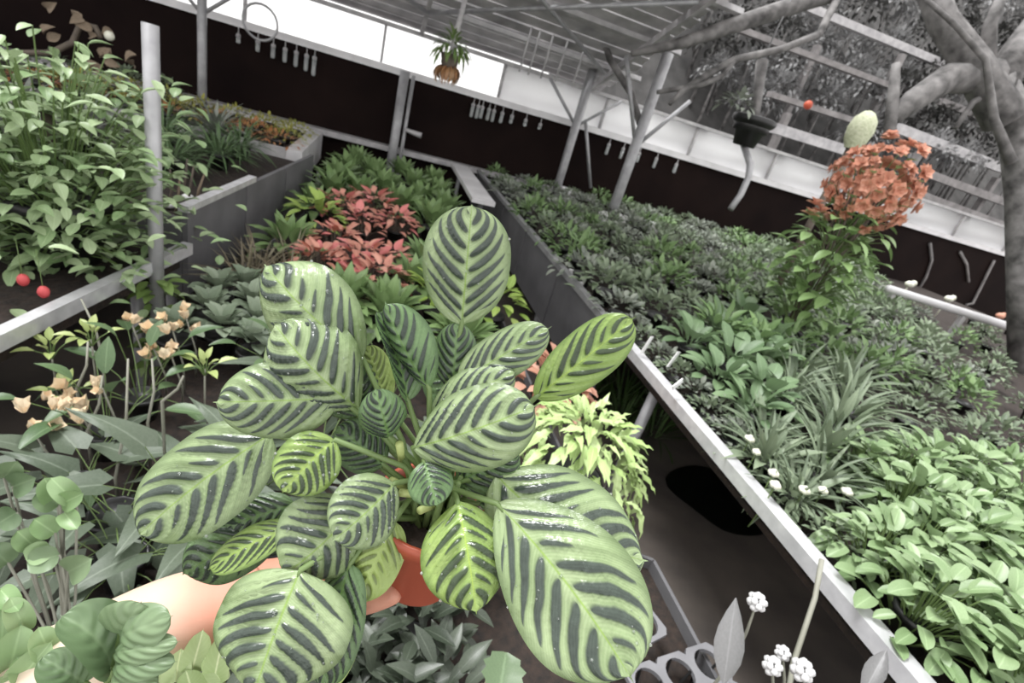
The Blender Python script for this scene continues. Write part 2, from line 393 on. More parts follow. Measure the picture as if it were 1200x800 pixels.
def place(protos, loc, label, cat, group, r, sc=1, rzv=None):
    p = protos[r.randrange(len(protos))]
    fresh = [q for q in protos if q['_u'] == 0]
    if fresh: p = fresh[0]; p['_u'] = 1; o = p
    else: o = copy_tree(p)
    o.location = loc; o.scale = (sc,)*3; o.rotation_euler.z = r.uniform(0, 6.28) if rzv is None else rzv
    return tag(o, label, cat, group)
def G(name, c1, c2, **k): M[name] = leafmat(name, c1, c2, **k); return M[name]
M['stemgreen'] = plain('green_stem', (.16, .24, .08), (.10, .15, .05), .5, 12)
M['stembrown'] = plain('brown_stem', (.16, .13, .10), (.07, .055, .045), .7, 12)
M['stempale'] = plain('pale_stem', (.30, .30, .25), (.17, .17, .13), .6, 12)

# ------------------------------------------------------------------ right bench plants
r = random.Random(11)
ORD = ('first', 'second', 'third', 'fourth', 'fifth', 'sixth', 'seventh', 'eighth', 'ninth', 'tenth', 'eleventh', 'twelfth', 'thirteenth', 'fourteenth', 'fifteenth', 'sixteenth', 'seventeenth', 'eighteenth', 'nineteenth', 'twentieth', 'twenty-first', 'twenty-second', 'twenty-third', 'twenty-fourth', 'twenty-fifth')
gm = G('ovate_green', (.15, .24, .10), (.32, .43, .23), rough=.4, rib=.3)
lm = [leaf_mesh('ovate_leaf', gm, .56, 'oblong', d, f, 7, 2, seed=i) for i, (d, f) in enumerate(((.2, .2), (.05, .3), (.35, .15)))]
P1 = [build_plant('ovate_leaf_plant', bush(random.Random(i), 76, .145, .13, .085, .064, (45, -15), 30), lm, r, True, (.06, .10, 'black'), .0025) for i in range(3)]
for y in (.12, .30, .48, .67, .86, 1.05):
    for k in range(6):
        x = 1.44 + k*.19 + r.uniform(-.03, .03) + (.07 if int(y*10) % 2 else 0)
        if y > .75 and x < 1.50+(y-.75)*1.0: continue
        place(P1, (x, y+r.uniform(-.02, .02), BZ), 'plump oval-leaved plant, %s row from the bottom edge, %s from the rail' % (ORD[round((y-.12)/.185)], ORD[k]), 'plant', 'oval-leaved plants on the near right bench', r, r.uniform(.9, 1.12))
gm = G('spoon_green', (.10, .17, .08), (.21, .31, .16), rough=.45)
lm = [leaf_mesh('spoon_leaf', gm, .42, 'spoon', d, .15, 8, 2, seed=i) for i, d in enumerate((.25, .5))]
P2 = [build_plant('spoon_leaf_plant', rosette(random.Random(i), 20, .17, (5, 70), .11, .03, .03, 14), lm, r, True, (.06, .10, 'black')) for i in range(2)]
for x, y, s in ((1.56, 1.36, .8), (1.72, 1.48, .9), (1.56, 1.58, .85), (1.75, 1.75, .95), (1.98, 1.82, 1), (1.62, 1.92, .9), (2.2, 2.05, 1.0), (1.9, 2.1, 1), (2.3, 2.4, 1.0)):
    place(P2, (x, y, BZ), 'green plant with drooping spoon-shaped leaves, halfway along the right bench', 'plant', 'spoon-leaved plants on the right bench', r, s)
gm = G('strap_green', (.10, .14, .085), (.25, .31, .20), rough=.5)
lm = [leaf_mesh('strap_leaf', gm, .085, 'lance', d, .3, 8, 1, seed=i) for i, d in enumerate((.35, .7, .15))]
lm2 = leaf_mesh('broad_leaf', gm, .2, 'lance', .3, .2, 6, 1)
P3 = [build_plant('strappy_plant', rosette(random.Random(i+40), 48, .20, (-5, 80), .10, .04, .0, 18), lm+[lm2], r, True, (.055, .10, 'black')) for i in range(2)]
for x, y, s in ((1.42, .92, .7), (1.42, 1.08, .8), (1.52, 1.2, .8), (1.60, 1.0, .8), (1.74, 1.14, .95), (1.95, 1.28, 1.1), (1.9, 1.5, .9), (2.2, 1.45, 1.1), (2.0, 1.6, 1.0), (2.45, 1.7, 1.1), (2.3, 1.85, 1)):
    place(P3, (x, y, BZ), 'grassy plant with arching strap leaves, behind the oval-leaved plants', 'plant', 'strap-leaved plants on the right bench', r, s)
M['petalwhite'] = plain('white_petal', (.80, .80, .72), (.65, .66, .5), .6, 30)
fl = MB()
for k in range(6):
    a = k*math.pi/3; fl.ball((.006*math.cos(a), .006*math.sin(a), .002), .0055, 6, 4)
fl.ball((0, 0, .006), .006, 6, 4); flm = fl.mesh('blossom'); flm.materials.append(M['petalwhite'])
stm = MB().tube([(0, 0, -.11), (.005, 0, -.05), (0, 0, 0)], .0015, 4).mesh('stalk'); stm.materials.append(M['stemgreen'])
def small_flower(p, s, label, group):
    t = thing('small_flower', label, 'flower', p, group); t.scale = (s,)*3
    obj('blossom', flm, None, t); obj('stalk', stm, None, t)
for x, y in ((866, 393), (988, 401), (886, 530), (878, 515), (908, 569), (906, 555), (942, 575), (964, 575), (992, 577), (1058, 421), (1026, 409), (1003, 425)):
    small_flower(atz(x, y, .86), r.uniform(1.2, 1.7), 'tiny white flower among the strap leaves on the right bench', 'tiny white flowers')
# dense small-leaved mounds further back
gA = G('mound_green', (.095, .135, .08), (.24, .30, .19), rough=.5, rib=.1)
gB = G('mound_grey', (.12, .145, .115), (.31, .34, .28), rough=.5, rib=.1)
gC = G('mound_bright', (.10, .18, .06), (.21, .32, .13), rough=.5, rib=.1)
def mounds(name, gm_, wd, sh, n, R, H, L, seed, k=2):
    lm_ = [leaf_mesh('small_leaf', gm_, wd, sh, .2, .2, 3, 1, seed=i) for i in range(2)]
    return [build_plant(name, bush(random.Random(seed+i), n, R, H, .07, L, (75, -5), 35), lm_, r, False, (.06, .08, 'black')) for i in range(k)]
PA = mounds('small_leaf_mound', gA, .5, 'ovate', 90, .17, .13, .06, 60, 3)
PB = mounds('grey_leaf_mound', gB, .55, 'round', 90, .17, .11, .055, 70, 3)
PC = mounds('bright_leaf_mound', gC, .45, 'ovate', 70, .17, .15, .075, 80)
lab = {0: ('dark green mound of small leaves, in the dense carpet on the right bench', 'small dark mounds on the right bench'),
       1: ('grey-green mound of round leaves, in the dense carpet on the right bench', 'grey-green mounds on the right bench'),
       2: ('brighter green leafy mound, in the dense carpet on the right bench', 'bright mounds on the right bench')}
y = 2.0; row = 0
while y < 6.5:
    cl_ = 0
    x = 1.42 if y > 2.1 else 1.8
    while x < 1.9 + y*.95:
        px_ = x + r.uniform(-.05, .05)
        if not (2.0 < y < 2.6 and 2.05 < px_ < 2.75):
            b_ = r.random(); k = 0 if b_ < .45 else 1 if b_ < .78 else 2
            if y < 2.2 and x < 3.2: k = 2
            if not (4.2 < y < 4.8 and 2.6 < x < 3.6):
                place((PA, PB, PC)[k], (px_, y+r.uniform(-.05, .05), BZ), '%s, bench carpet, %s row from the front, %s from the aisle' % (('dark green small-leaved mound', 'grey-green round-leaved mound', 'bright green leafy mound')[k], ORD[row], ORD[cl_]), 'plant', lab[k][1], r, r.uniform(.85, 1.2)); cl_ += 1
        x += .235 + .02*y
    y += .25 + .02*y; row += 1
for x, y, k in ((1.40, 1.22, 1), (1.39, 1.36, 0), (1.42, 1.5, 1), (1.40, 1.66, 0), (1.42, 1.82, 1), (1.40, 1.98, 0), (1.42, 2.14, 1), (1.4, 1.05, 0), (1.38, .9, 0), (1.37, .75, 0)):
    place((PA, PB, PC)[k], (x, y, BZ), ('small dark green mound', 'small grey-green mound')[k]+' squeezed against the bright rail of the right bench', 'plant', 'mounds along the rail %d' % k, r, .62)
for x, y, k in ((2.75, 1.1, 2), (2.95, 1.35, 0), (2.7, 1.5, 0), (3.1, 1.7, 0), (2.9, 1.95, 1), (3.3, 1.45, 0), (3.5, 1.2, 0), (3.6, 1.8, 2), (3.9, 1.5, 0), (4.3, 1.8, 0), (4.2, 2.2, 1), (4.6, 2.3, 0), (4.9, 2.0, 0), (4.6, 2.8, 1), (5.2, 2.6, 0), (5.5, 3.1, 2), (6.1, 3.2, 0), (6.6, 3.6, 0), (5.9, 3.8, 1), (7.2, 3.9, 0), (6.5, 4.3, 0), (7.6, 4.3, 1), (8.2, 4.2, 0)):
    place((PA, PB, PC)[k], (x, y, BZ), ('leafy green mound', 'grey-green leafy mound', 'bright leafy mound')[k]+' on the right bench, below the white rail', 'plant', 'mounds below the white rail %d' % k, r, .85)
# labels, cups
tg = MB().box((-.011, -.001, -.06), (.011, .001, .06)); tgm = tg.mesh('plant_label', False); tgm.materials.append(M['label'])
for n, (x, y, tilt, ln, rk) in enumerate(((758, 404, 8, 1, 'tallest white plastic plant label by the edge rail'), (789, 421, 14, .9, 'leaning white plant label just behind the rail, right of the tallest one'), (794, 450, 55, .6, 'short white plant label lying almost flat by the rail'))):
    o = obj('plant_label', tgm, None); o.location = atz(x, y, .87); o.scale = (1.2, 2, ln*.75); o.rotation_euler = (.1, math.radians(tilt), .5); tag(o, rk, 'label', 'plant labels by the rail')
cupm = MB().lathe([(.025, 0), (.035, .07), (.031, .07), (.023, .006), (.001, .006)], 10).mesh('cup'); cupm.materials.append(M['label'])
for n, (x, y, l) in enumerate(((640, 293, 'small white cup by the aisle edge of the right bench, left one'), (655, 312, 'small white cup by the aisle edge of the right bench, middle one'), (664, 325, 'small white cup by the aisle edge of the right bench, right one'), (642, 214, 'white saucer-like cup left of the thin grey post foot'), (706, 258, 'white cup at the foot of the thick grey post, left one'), (728, 262, 'white cup at the foot of the thick grey post, right one'), (765, 270, 'white cup on the bare soil right of the thick post'))):
    p = atz(x, y, BZ+.06); p.x = max(p.x, 1.36) if n < 3 else p.x; p.y = min(p.y, 6.4); o = obj('white_cup', cupm, None); o.location = p - Vector((0, 0, .06)); o.scale = (1.1 if n < 3 else 2.2,)*3
    if n < 3: o.scale = (.55, .55, .8)
    tag(o, l, 'cup', 'white cups among the plants')

# orange flowering plant at the back of the right bench ---------------
M['petalorange'] = leafmat('orange_petal', (.52, .20, .12), (.72, .40, .29), rough=.6, rib=0, trans=.2)
bp = Vector((2.47, 2.20, BZ))
gm = G('flowerbush_green', (.13, .22, .07), (.28, .42, .17))
lm = [leaf_mesh('bush_leaf', gm, .6, 'ovate', .25, .15, 5, 1, seed=i) for i in range(2)]
sp = []; rq = random.Random(3)
for i in range(230):
    d = sph(i*2.39996, math.asin(1-2*(i+.5)/230)); k = rq.uniform(.6, 1.08); p_ = Vector((d.x*.23*k, d.y*.23*k, .62+d.z*.34*k)); a_ = math.atan2(d.y, d.x)+rq.uniform(-1, 1); e_ = rq.uniform(-.7, .6)
    sp.append((frame(p_, sph(a_, e_), sph(a_, e_+1.57), .10*rq.uniform(.7, 1.2)), (p_.x*.3, p_.y*.3, p_.z-.1)))
for i in range(34):
    d = sph(i*2.39996, math.asin(1-1.9*(i+.5)/34)); a_ = math.atan2(d.y, d.x); p_ = Vector((.03+d.x*.17, d.y*.17, 1.05+d.z*.18)); sp.append((frame(p_, sph(a_, .3), sph(a_, 1.8), .06), (p_.x*.6, p_.y*.6, p_.z-.1)))
t = build_plant('orange_flowering_bush', sp, lm, r, True, (.11, .18, 'black'), .003)
tag(t, 'tall leafy bush topped with a ball of orange flower clusters', 'plant'); t.location = bp
pet = leaf_mesh('petal', M['petalorange'], .8, 'round', .15, .25, 3, 1)
clus = joined([(frame((0, 0, 0), sph(k*1.256+.3*j, math.radians(15+33*j)), sph(k*1.256+.3*j, math.radians(105+33*j)), .05), None) for j in range(2) for k in range(5)], [pet], r, 'flower')
rr = random.Random(5)
top = Vector((.03, .0, 1.05))
for i in range(120):
    a = i*2.39996; e = math.asin(1-1.85*(i+.5)/120)
    d = sph(a, e); p = top + Vector((d.x*.20, d.y*.20, d.z*.22))*rr.uniform(.62, 1.2)
    q = d.to_track_quat('Z', 'Y').to_matrix().to_4x4(); o = obj('flower', clus, None, t, Matrix.Translation(p) @ q @ Matrix.Scale(rr.uniform(.55, .95), 4))
st = MB()
for i in range(14): a = i*2.4; st.tube([(.02*math.cos(a), .02*math.sin(a), .2), (.05*math.cos(a), .05*math.sin(a), .65), (.10*math.cos(a), .10*math.sin(a), 1.02)], .005, 4)
obj('branches', st, M['stembrown'], t)
rr2 = random.Random(8)
for n, (x, y) in enumerate(((955, 240), (949, 252), (962, 249))):
    o = obj('flower', clus, None, t); o.matrix_basis = Matrix.Translation(W(x, y, 2.62)-bp)
M['cactus'] = plain('pale_cactus', (.42, .46, .28), (.62, .64, .48), .7, 40, bmp=.6)
cpos = W(1016, 138, 3.6)
mb = MB()
for z0, rr_ in ((0, .0),):
    prof = [(.05, 0), (.085, .1), (.10, .25), (.085, .38), (.04, .47), (.001, .49)]
    n = 22; vs = []; fs = []
    for q, z in prof:
        for k in range(n):
            a = 2*math.pi*k/n; qq = q*(1+.1*(k % 2)); vs.append((qq*math.cos(a), qq*math.sin(a), z))
    for i in range(len(prof)-1):
        for k in range(n): fs.append((i*n+k, i*n+(k+1) % n, (i+1)*n+(k+1) % n, (i+1)*n+k))
    mb.add(vs, fs)
ct = thing('potted_cactus', 'pale ribbed cactus standing behind the orange flowers', 'cactus', (cpos.x, cpos.y, BZ))
s_ = .28
ob = obj('stem', mb, M['cactus'], ct); ob.location.z = cpos.z-BZ-.22; ob.scale = (.85, .85, .55)
obj('trunk', MB().tube([(0, 0, .1), (0, 0, cpos.z-BZ-.2)], .03, 8), M['stembrown'], ct); obj('pot', pot_mesh(.12, .18, 'black'), None, ct)

# ------------------------------------------------------------------ left: big shrub, fern bed, far bed
gm = G('shrub_green', (.17, .28, .11), (.42, .52, .31), rough=.38, rib=.25)
lm = [leaf_mesh('shrub_leaf', gm, .55, 'ovate', d, .2, 5, 1, seed=i) for i, d in enumerate((.15, .35, .05))]
r2 = random.Random(21); sp = []
sc0 = W(58, 198, 1.75)
for i in range(290):
    d = sph(r2.uniform(0, 6.28), math.asin(r2.uniform(-.75, 1)))
    if d.x*.5 - d.y*.8 < -.45: d.y = -d.y
    k = r2.uniform(.72, 1.05); p = Vector((d.x*.37*k, d.y*.34*k, d.z*.47*k))
    az = math.atan2(d.y, d.x)+r2.uniform(-.8, .8); e = math.radians(r2.uniform(-40, 35))
    sp.append((frame(p, sph(az, e), sph(az, e+1.57)+d*.5, .068*r2.uniform(.65, 1.2)), p*.75))
t = build_plant('leafy_shrub', sp, lm, r2, True); t.location = sc0; KIDS.pop(t.name)
tag(t, 'large bushy shrub with glossy light green leaves at the upper left', 'shrub')
obj('branches', stems_mesh([(s[0], s[0].to_translation()*.45+Vector((0, 0, -.15))) for s in sp], .003), M['stemgreen'], t)
obj('trunk', MB().tube([(0, 0, .72-sc0.z), (.02, 0, -.1), (0, .02, .2)], [.03, .025, .015], 8), M['stembrown'], t)
inner = joined([(frame(p_, sph(a_, e_), sph(a_, e_+1.57), .065), None) for p_, a_, e_ in [(Vector((r2.gauss(0, .19), r2.gauss(0, .17), r2.triangular(-.5, .42, 0))), r2.uniform(0, 6.28), r2.uniform(-.6, .7)) for _ in range(1500)]], lm, r2, 'inner_foliage')
tag(obj('inner_foliage', inner, None, t), None, kind='stuff')
o = obj('pot', MB().lathe([(.13, 0), (.17, .2), (.18, .2), (.18, .24), (.15, .24), (.001, .2)], 16), M['black'], t); o.location = (0, 0, .685-sc0.z)
# red flowers under the shrub
M['pink'] = plain('pink_petal', (.62, .10, .10), (.5, .06, .07), .5)
for x, y, l in ((51, 342, 'round pinkish-red flower hanging under the leafy shrub, larger one'), (27, 328, 'small red flower hanging under the leafy shrub, left of the larger one')):
    p = W(x, y, 1.55); o = thing('red_flower', l, 'flower', p); obj('bloom', MB().ball((0, 0, 0), .016, 10, 6, 1.3), M['pink'], o); obj('stalk', MB().tube([(0, 0, .015), (-.03, .05, .12)], .0012, 4), M['stemgreen'], o); tag(o, l, 'flower', 'red flowers under the shrub')
# dried vine top left
M['dry'] = plain('dry_leaf', (.30, .24, .17), (.14, .10, .07), .8, 20)
dv = thing('dried_vine', 'bare dried vine with withered brown leaves against the dark wall', 'vine', (0, 0, 0))
pts = [aty(x, y, 4.6) for x, y in ((20, 62), (60, 62), (85, 50), (95, 28), (112, 32), (118, 45))]
obj('stem', MB().tube(pts, .02, 6), M['stembrown'], dv)
dlm = leaf_mesh('dry_leaf', M['dry'], .7, 'ovate', .4, .5, 4, 1)
rd = random.Random(2)
for x, y in ((52, 40), (56, 47), (97, 22), (108, 35), (114, 42), (118, 66), (126, 62), (122, 72), (130, 68), (160, 65), (157, 70), (103, 78), (110, 83), (55, 10), (90, 25), (120, 40)):
    a = rd.uniform(0, 6.28); obj('leaf', dlm, None, dv, frame(aty(x, y, 4.58), sph(a, rd.uniform(-1, 1)), (rd.uniform(-1, 1), -1, .3), .09))
obj('seed_head', MB().ball(aty(128, 42, 4.6), .032, 10, 6), M['petalwhite'], dv)
# ferns & dead stems in the raised bed
gm = G('fern_green', (.05, .10, .035), (.13, .21, .09)); gw = G('fern_grey', (.12, .14, .11), (.30, .32, .28))
lmF = [leaf_mesh('fern_frond', gm, .07, 'lance', d, .2, 5, 1, wave=.01, seed=i) for i, d in enumerate((.5, .8))]
lmW = [leaf_mesh('grey_frond', gw, .10, 'lance', d, .2, 5, 1, seed=i) for i, d in enumerate((.5, .9))]
PF = [build_plant('fern', rosette(random.Random(i), 70, .22, (-10, 80), .1, .05, 0, 15), lmF, r, True, (.07, .1, 'black')) for i in range(2)]
PW = [build_plant('grey_fern', rosette(random.Random(i+9), 40, .3, (10, 85), .1, .03), lmW, r, True, (.07, .1, 'black')) for i in range(1)]
for x, y in ((-1.15, 3.45), (-1.0, 3.85), (-1.35, 3.9), (-.98, 4.3), (-1.5, 4.4), (-1.9, 4.2)): place(PF, (x, y, .74), 'dark green fern in the grey-sided raised bed', 'fern', 'ferns in the raised bed', r, 1)
for x, y in ((-1.6, 3.5), (-2.0, 3.7), (-1.2, 4.5), (-1.75, 3.15)): place(PW, (x, y, .74), 'whitish grey fern beside the near post in the raised bed', 'fern', 'grey ferns in the raised bed', r, 1)
rd = random.Random(5)
for n, (x, y) in enumerate(((197, 236), (205, 243), (220, 228), (229, 236), (214, 220))):
    p = atz(x, y, .78); o = obj('withered_stem', MB().tube([p-Vector((0, 0, .05)), p+Vector((.01, .02, .06)), p+Vector((rd.uniform(-.05, .05), 0, .16))], [.008, .006, .004], 5), M['dry' if n % 2 else 'stembrown'])
    tag(o, 'withered brown stem sticking up at the front corner of the raised bed', 'stem', 'withered stems in the raised bed')
for x, y, l in ((198, 240, 'white pebble on the soil behind the bed rail'), (220, 231, 'tan pebble on the soil of the raised bed, right of the white one')):
    o = obj('pebble', MB().ball((0, 0, 0), .03, 10, 6, .6), M['label' if 'white' in l else 'dry']); o.location = atz(x, y, .76); tag(o, l, 'pebble')
gY = G('yellow_carpet', (.22, .26, .05), (.42, .40, .08), rib=0); gO = G('orange_carpet', (.40, .14, .05), (.50, .26, .10), rib=0)
PY = mounds('yellow_bedding_plant', gY, .4, 'ovate', 70, .2, .08, .05, 120, 2); PO = mounds('orange_bedding_plant', gO, .4, 'ovate', 70, .2, .08, .05, 130, 1)
for i, x in enumerate((-2.6, -2.3, -2.0, -1.7, -1.4, -1.1, -.85)):
    for j, y in enumerate((5.05, 5.35, 5.65, 5.95)):
        o_ = (j < 2 and r.random() < .6)
        place(PO if o_ else PY, (x, y, .74), ('orange' if o_ else 'yellow-green')+' low bedding plant in the far white-edged bed', 'plant', ('orange' if o_ else 'yellow')+' bedding plants', r, 1)
for x, y in ((-3.0, 5.2), (-3.3, 5.5), (-2.9, 5.9), (-3.6, 5.9), (-2.4, 6.15), (-3.7, 5.3), (-2.1, 6.15)):
    place(PA, (x, y, .74), 'dark green mound at the left end of the far white-edged bed', 'plant', 'mounds in the far bed', r, 1.1)

# ------------------------------------------------------------------ centre bench plants
gm = G('pink_leaf', (.52, .21, .15), (.74, .38, .29), rib=.2, back=(.5, .15, .1)); gm2 = G('deep_pink_leaf', (.60, .16, .15), (.78, .30, .28), rib=.2)
lm = [leaf_mesh('pink_leaf', gm, .46, 'ovate', d, .15, 6, 1, seed=i) for i, d in enumerate((.2, .4))]; lmb = leaf_mesh('pink_leaf', gm2, .6, 'ovate', .2, .1, 6, 1)
PP = [build_plant('pink_leaf_plant', bush(random.Random(i), 44, .13, .10, .13, .075, (55, -15), 38), lm+[lm[0], lmb], r, True, (.06, .1, 'black'), .002, 'stembrown') for i in range(2)]
for x, y, s in ((-.22, 2.70, 1), (.0, 2.85, 1.05), (.10, 2.62, 1), (-.16, 3.15, 1), (.18, 3.0, .9), (-.2, 3.9, 1.1), (.02, 4.1, 1.2), (-.05, 3.65, 1), (.22, 3.85, 1)):
    place(PP, (x, y, CZ), 'coral-pink leafed plant in the middle of the centre bench', 'plant', 'pink plants on the centre bench', r, s*1.15)
gm = G('lime_leaf', (.22, .36, .06), (.40, .52, .14)); lm = [leaf_mesh('lime_leaf', gm, .5, 'ovate', .25, .15, 5, 1)]
PL = [build_plant('lime_leaf_plant', bush(random.Random(3), 40, .13, .12, .12, .08), lm, r, True, (.06, .1, 'black'))]
for x, y, l in ((-.32, 3.5, 'lime green plant between the pink plants and the grey-sided bed'), (.42, 2.45, 'lime green plant just right of the pink plants'), (.74, 2.50, 'bushy lime green plant beside the grey skirt panels')):
    place(PL, (x, y, CZ), l, 'plant', None, r, 1.3)
gm = G('mid_leaf', (.11, .19, .06), (.25, .37, .15)); lm = [leaf_mesh('mid_leaf', gm, .38, 'lance', d, .15, 5, 1, seed=i) for i, d in enumerate((.2, .45))]
PM = [build_plant('green_leaf_plant', rosette(random.Random(i+5), 46, .13, (-5, 80), .1, .04, .05, 22), lm, r, True, (.06, .1, 'black')) for i in range(2)]
for x, y in ((.15, 2.25), (.3, 2.7), (.4, 3.1), (.62, 3.3), (-.30, 4.4), (-.1, 4.5), (.25, 4.4), (.5, 4.1), (.65, 3.7), (.45, 4.8), (.1, 4.95), (-.3, 4.95), (.65, 4.6), (-.25, 5.4), (0, 5.5), (.4, 5.4), (.65, 5.2), (-.2, 5.95), (.3, 5.95), (.65, 5.8), (-.42, 3.0), (-.38, 3.9), (.5, 2.1), (-.05, 2.3)):
    place(PM, (x, y, CZ), 'green plant with lance-shaped leaves around the pink plants on the centre bench', 'plant', 'green plants on the centre bench', r, 1.15 if y < 4 else 1.3)
gm = G('succulent_grey', (.14, .19, .12), (.30, .36, .26), rough=.5); lm = [leaf_mesh('succulent_leaf', gm, .6, 'round', .1, .3, 4, 1)]
PS = [build_plant('succulent_rosette', rosette(random.Random(1), 18, .07, (5, 70), .10, .01, .02, 8), lm, r, True, (.05, .08, 'black'))]
for x, y in ((-.57, 2.2), (-.48, 2.28), (-.55, 2.0), (-.42, 2.12), (-.36, 1.95), (-.47, 1.87), (-.3, 2.2), (-.22, 2.08), (-.6, 1.8), (-.34, 1.78)):
    place(PS, (x, y, CZ+.04), 'pale grey-green round-leaved rosette near the foot of the near post', 'succulent', 'grey-green rosettes on the centre bench', r, 1.2)
gm = G('dry_grass', (.14, .11, .07), (.26, .24, .16), rib=0); lm = [leaf_mesh('dry_blade', gm, .05, 'lance', d, .1, 4, 1) for d in (.4, .9)]
PD = [build_plant('dry_grass_tuft', rosette(random.Random(1), 45, .17, (5, 85), .06, .04, 0, 20), lm, r, True, (.06, .06, 'black'))]
for x, y in ((-.50, 2.65), (-.36, 2.78), (-.52, 2.45), (-.33, 2.5)): place(PD, (x, y, CZ), 'brownish dry grass tuft beside the grey-sided raised bed', 'grass tuft', 'dry tufts on the centre bench', r, 1.3)
# big grey-green leaves and flower stalks, left
gm = G('anthurium_leaf', (.055, .08, .048), (.12, .15, .105), rough=.5, rib=.5)
lm = [leaf_mesh('broad_leaf', gm, .55, 'heart', d, .12, 7, 2, seed=i) for i, d in enumerate((.2, .4))]
PN = [build_plant('broad_leaf_plant', rosette(random.Random(i+3), 13, .16, (-40, 28), .1, .02, .17, 15), lm, r, True, (.06, .1, 'black'), .002, 'stemgreen') for i in range(2)]
for x, y, s in ((-.14, 1.62, 1), (-.48, 1.02, .9), (-.34, 1.05, 1), (-.20, 1.12, 1), (-.42, .90, .85), (-.25, .92, .9), (-.04, 1.3, 1), (.15, 1.55, 1), (.12, 1.85, 1), (-.60, 1.12, .8)):
    place(PN, (x, y, CZ), 'grey-green plant with broad pointed leaves at the left of the centre bench', 'plant', 'broad-leaved plants at the left', r, s)
gm = G('cane_leaf', (.06, .11, .045), (.13, .20, .09), rib=.35); lm = [leaf_mesh('cane_leaf', gm, .42, 'ovate', d, .2, 6, 1, seed=i) for i, d in enumerate((.2, .4))]
PK = [build_plant('cane_plant', rosette(random.Random(i+30), 10, .11, (-10, 50), .1, .02, .22, 18), lm, r, True, (.055, .1, 'black'), .0022, 'stemgreen') for i in range(2)]
for x, y in ((-.60, 1.5), (-.62, 1.32), (-.22, 1.72)):
    place(PK, (x, y, CZ), 'tall plant on thin pale canes at the left edge of the centre bench', 'plant', 'cane plants at the left edge', r, .9)
M['cream'] = plain('cream_petal', (.75, .55, .36), (.80, .72, .52), .55, 60)
def bloom_stalk(x, y, d, h, n, label, s=1, mat='cream', tip=None):
    s *= 1.5
    p = W(x, y, d); t = thing('flower_stalk', label, 'flower', (p.x, p.y, CZ), 'cream flower stalks at the left')
    hh = p.z - CZ; obj('stalk', MB().tube([(.02, .03, 0), (.03, 0, hh*.5), (0, 0, hh)], [.004, .003, .0025], 5), M['stempale'], t)
    rq = random.Random(int(x*7+y))
    for k in range(n):
        a = k*2.4; q = .020*math.sqrt(k)*s
        o = obj('blossom', BL, None, t); o.location = (q*math.cos(a), q*math.sin(a), hh + rq.uniform(-.012, .012)*s); o.scale = (s*rq.uniform(.8, 1.2),)*3; o.rotation_euler = (rq.uniform(-.8, .8), rq.uniform(-.8, .8), a)
BLm = leaf_mesh('petal', M['cream'], .8, 'ovate', -.3, .4, 3, 1)
BL = joined([(frame((0, 0, 0), sph(k*1.57, .9), sph(k*1.57, 2.47), .024), None) for k in range(4)], [BLm], r, 'blossom')
for args in ((70, 488, 1.25, 0, 7, 'cream flower cluster with orange hearts, lowest one at the left', 1.1), (85, 465, 1.3, 0, 5, 'small cream flower cluster just above the lowest one'), (202, 386, 1.6, 0, 5, 'cream flower cluster nearest the mossy foot of the post', 1.1), (180, 408, 1.6, 0, 3, 'upright cream bud below the post foot', 1.0), (218, 372, 1.7, 0, 3, 'pale flower at the top right of the cream blooms', 1.0), (200, 415, 1.55, 0, 3, 'single pale cream flower right of the upright bud', 1.0), (155, 381, 1.6, 0, 2, 'round cream flower head left of the post foot', 1.1), (40, 507, 1.2, 0, 2, 'tiny cream bud low at the left edge', .8), (120, 455, 1.3, 0, 2, 'tiny cream bud right of the flower clusters', .7)):
    bloom_stalk(*args)
gm = G('yellow_green_bud', (.30, .38, .12), (.45, .52, .22)); lm = [leaf_mesh('bud_leaf', gm, .5, 'ovate', .2, .3, 4, 1)]
PU = [build_plant('young_shoot', rosette(random.Random(1), 9, .07, (10, 70), .02, .01, .06, 20), lm, r, True, None, .003)]
for n, (x, y, l) in enumerate(((57, 395, 'yellow-green young shoot under the left rail'), (75, 445, 'yellow-green young shoot left of the cream flowers'), (240, 415, 'yellow-green leaves behind the left edge of the striped plant'), (105, 380, 'yellow-green shoot above the cream flowers'))):
    p = W(x, y, 1.45); o = place(PU, (p.x, p.y, p.z-.08), l, 'shoot', None, r, .7)
    o2 = obj('shoot_stem', MB().tube([(0, 0, .04), (0, 0, -(p.z-.08-CZ)/.7)], .004, 5), M['stempale'], o)
for n, (x0, y0, x1, y1, d) in enumerate(((150, 420, 135, 560, 1.25), (178, 420, 173, 495, 1.35), (103, 400, 90, 455, 1.35), (120, 440, 102, 505, 1.3), (95, 350, 120, 420, 1.5), (215, 440, 190, 470, 1.2))):
    q = W(x1, y1, d); o = obj('bare_stalk', MB().tube([W(x0, y0, d), (W(x0, y0, d)+q)/2+Vector((.01, 0, 0)), q, (q.x, q.y, CZ+.01)], [.0025, .0035, .004, .004], 5), M['stempale'])
    tag(o, 'thin pale stalk rising among the broad-leaved plants at the left', 'stalk', 'pale stalks at the left')
# mossy bits round the near post
gm = G('moss_leaf', (.13, .22, .05), (.26, .38, .12)); lm = [leaf_mesh('climber_leaf', gm, .6, 'ovate', .3, .2, 4, 1)]
sp = []
rq = random.Random(3)
for i in range(60):
    a = rq.uniform(0, 6.28); z = rq.uniform(0, .42); e = rq.uniform(-.9, .5)
    sp.append((frame((.035*math.cos(a), .035*math.sin(a), z), sph(a, e), sph(a, e+1.57), .07*rq.uniform(.7, 1.2)), (0, 0, z-.05)))
t = build_plant('climber', sp, lm, r, True, None, .003); t.location = (-.775, 2.12, .25); tag(t, 'green climber wrapped round the foot of the near post', 'climber')
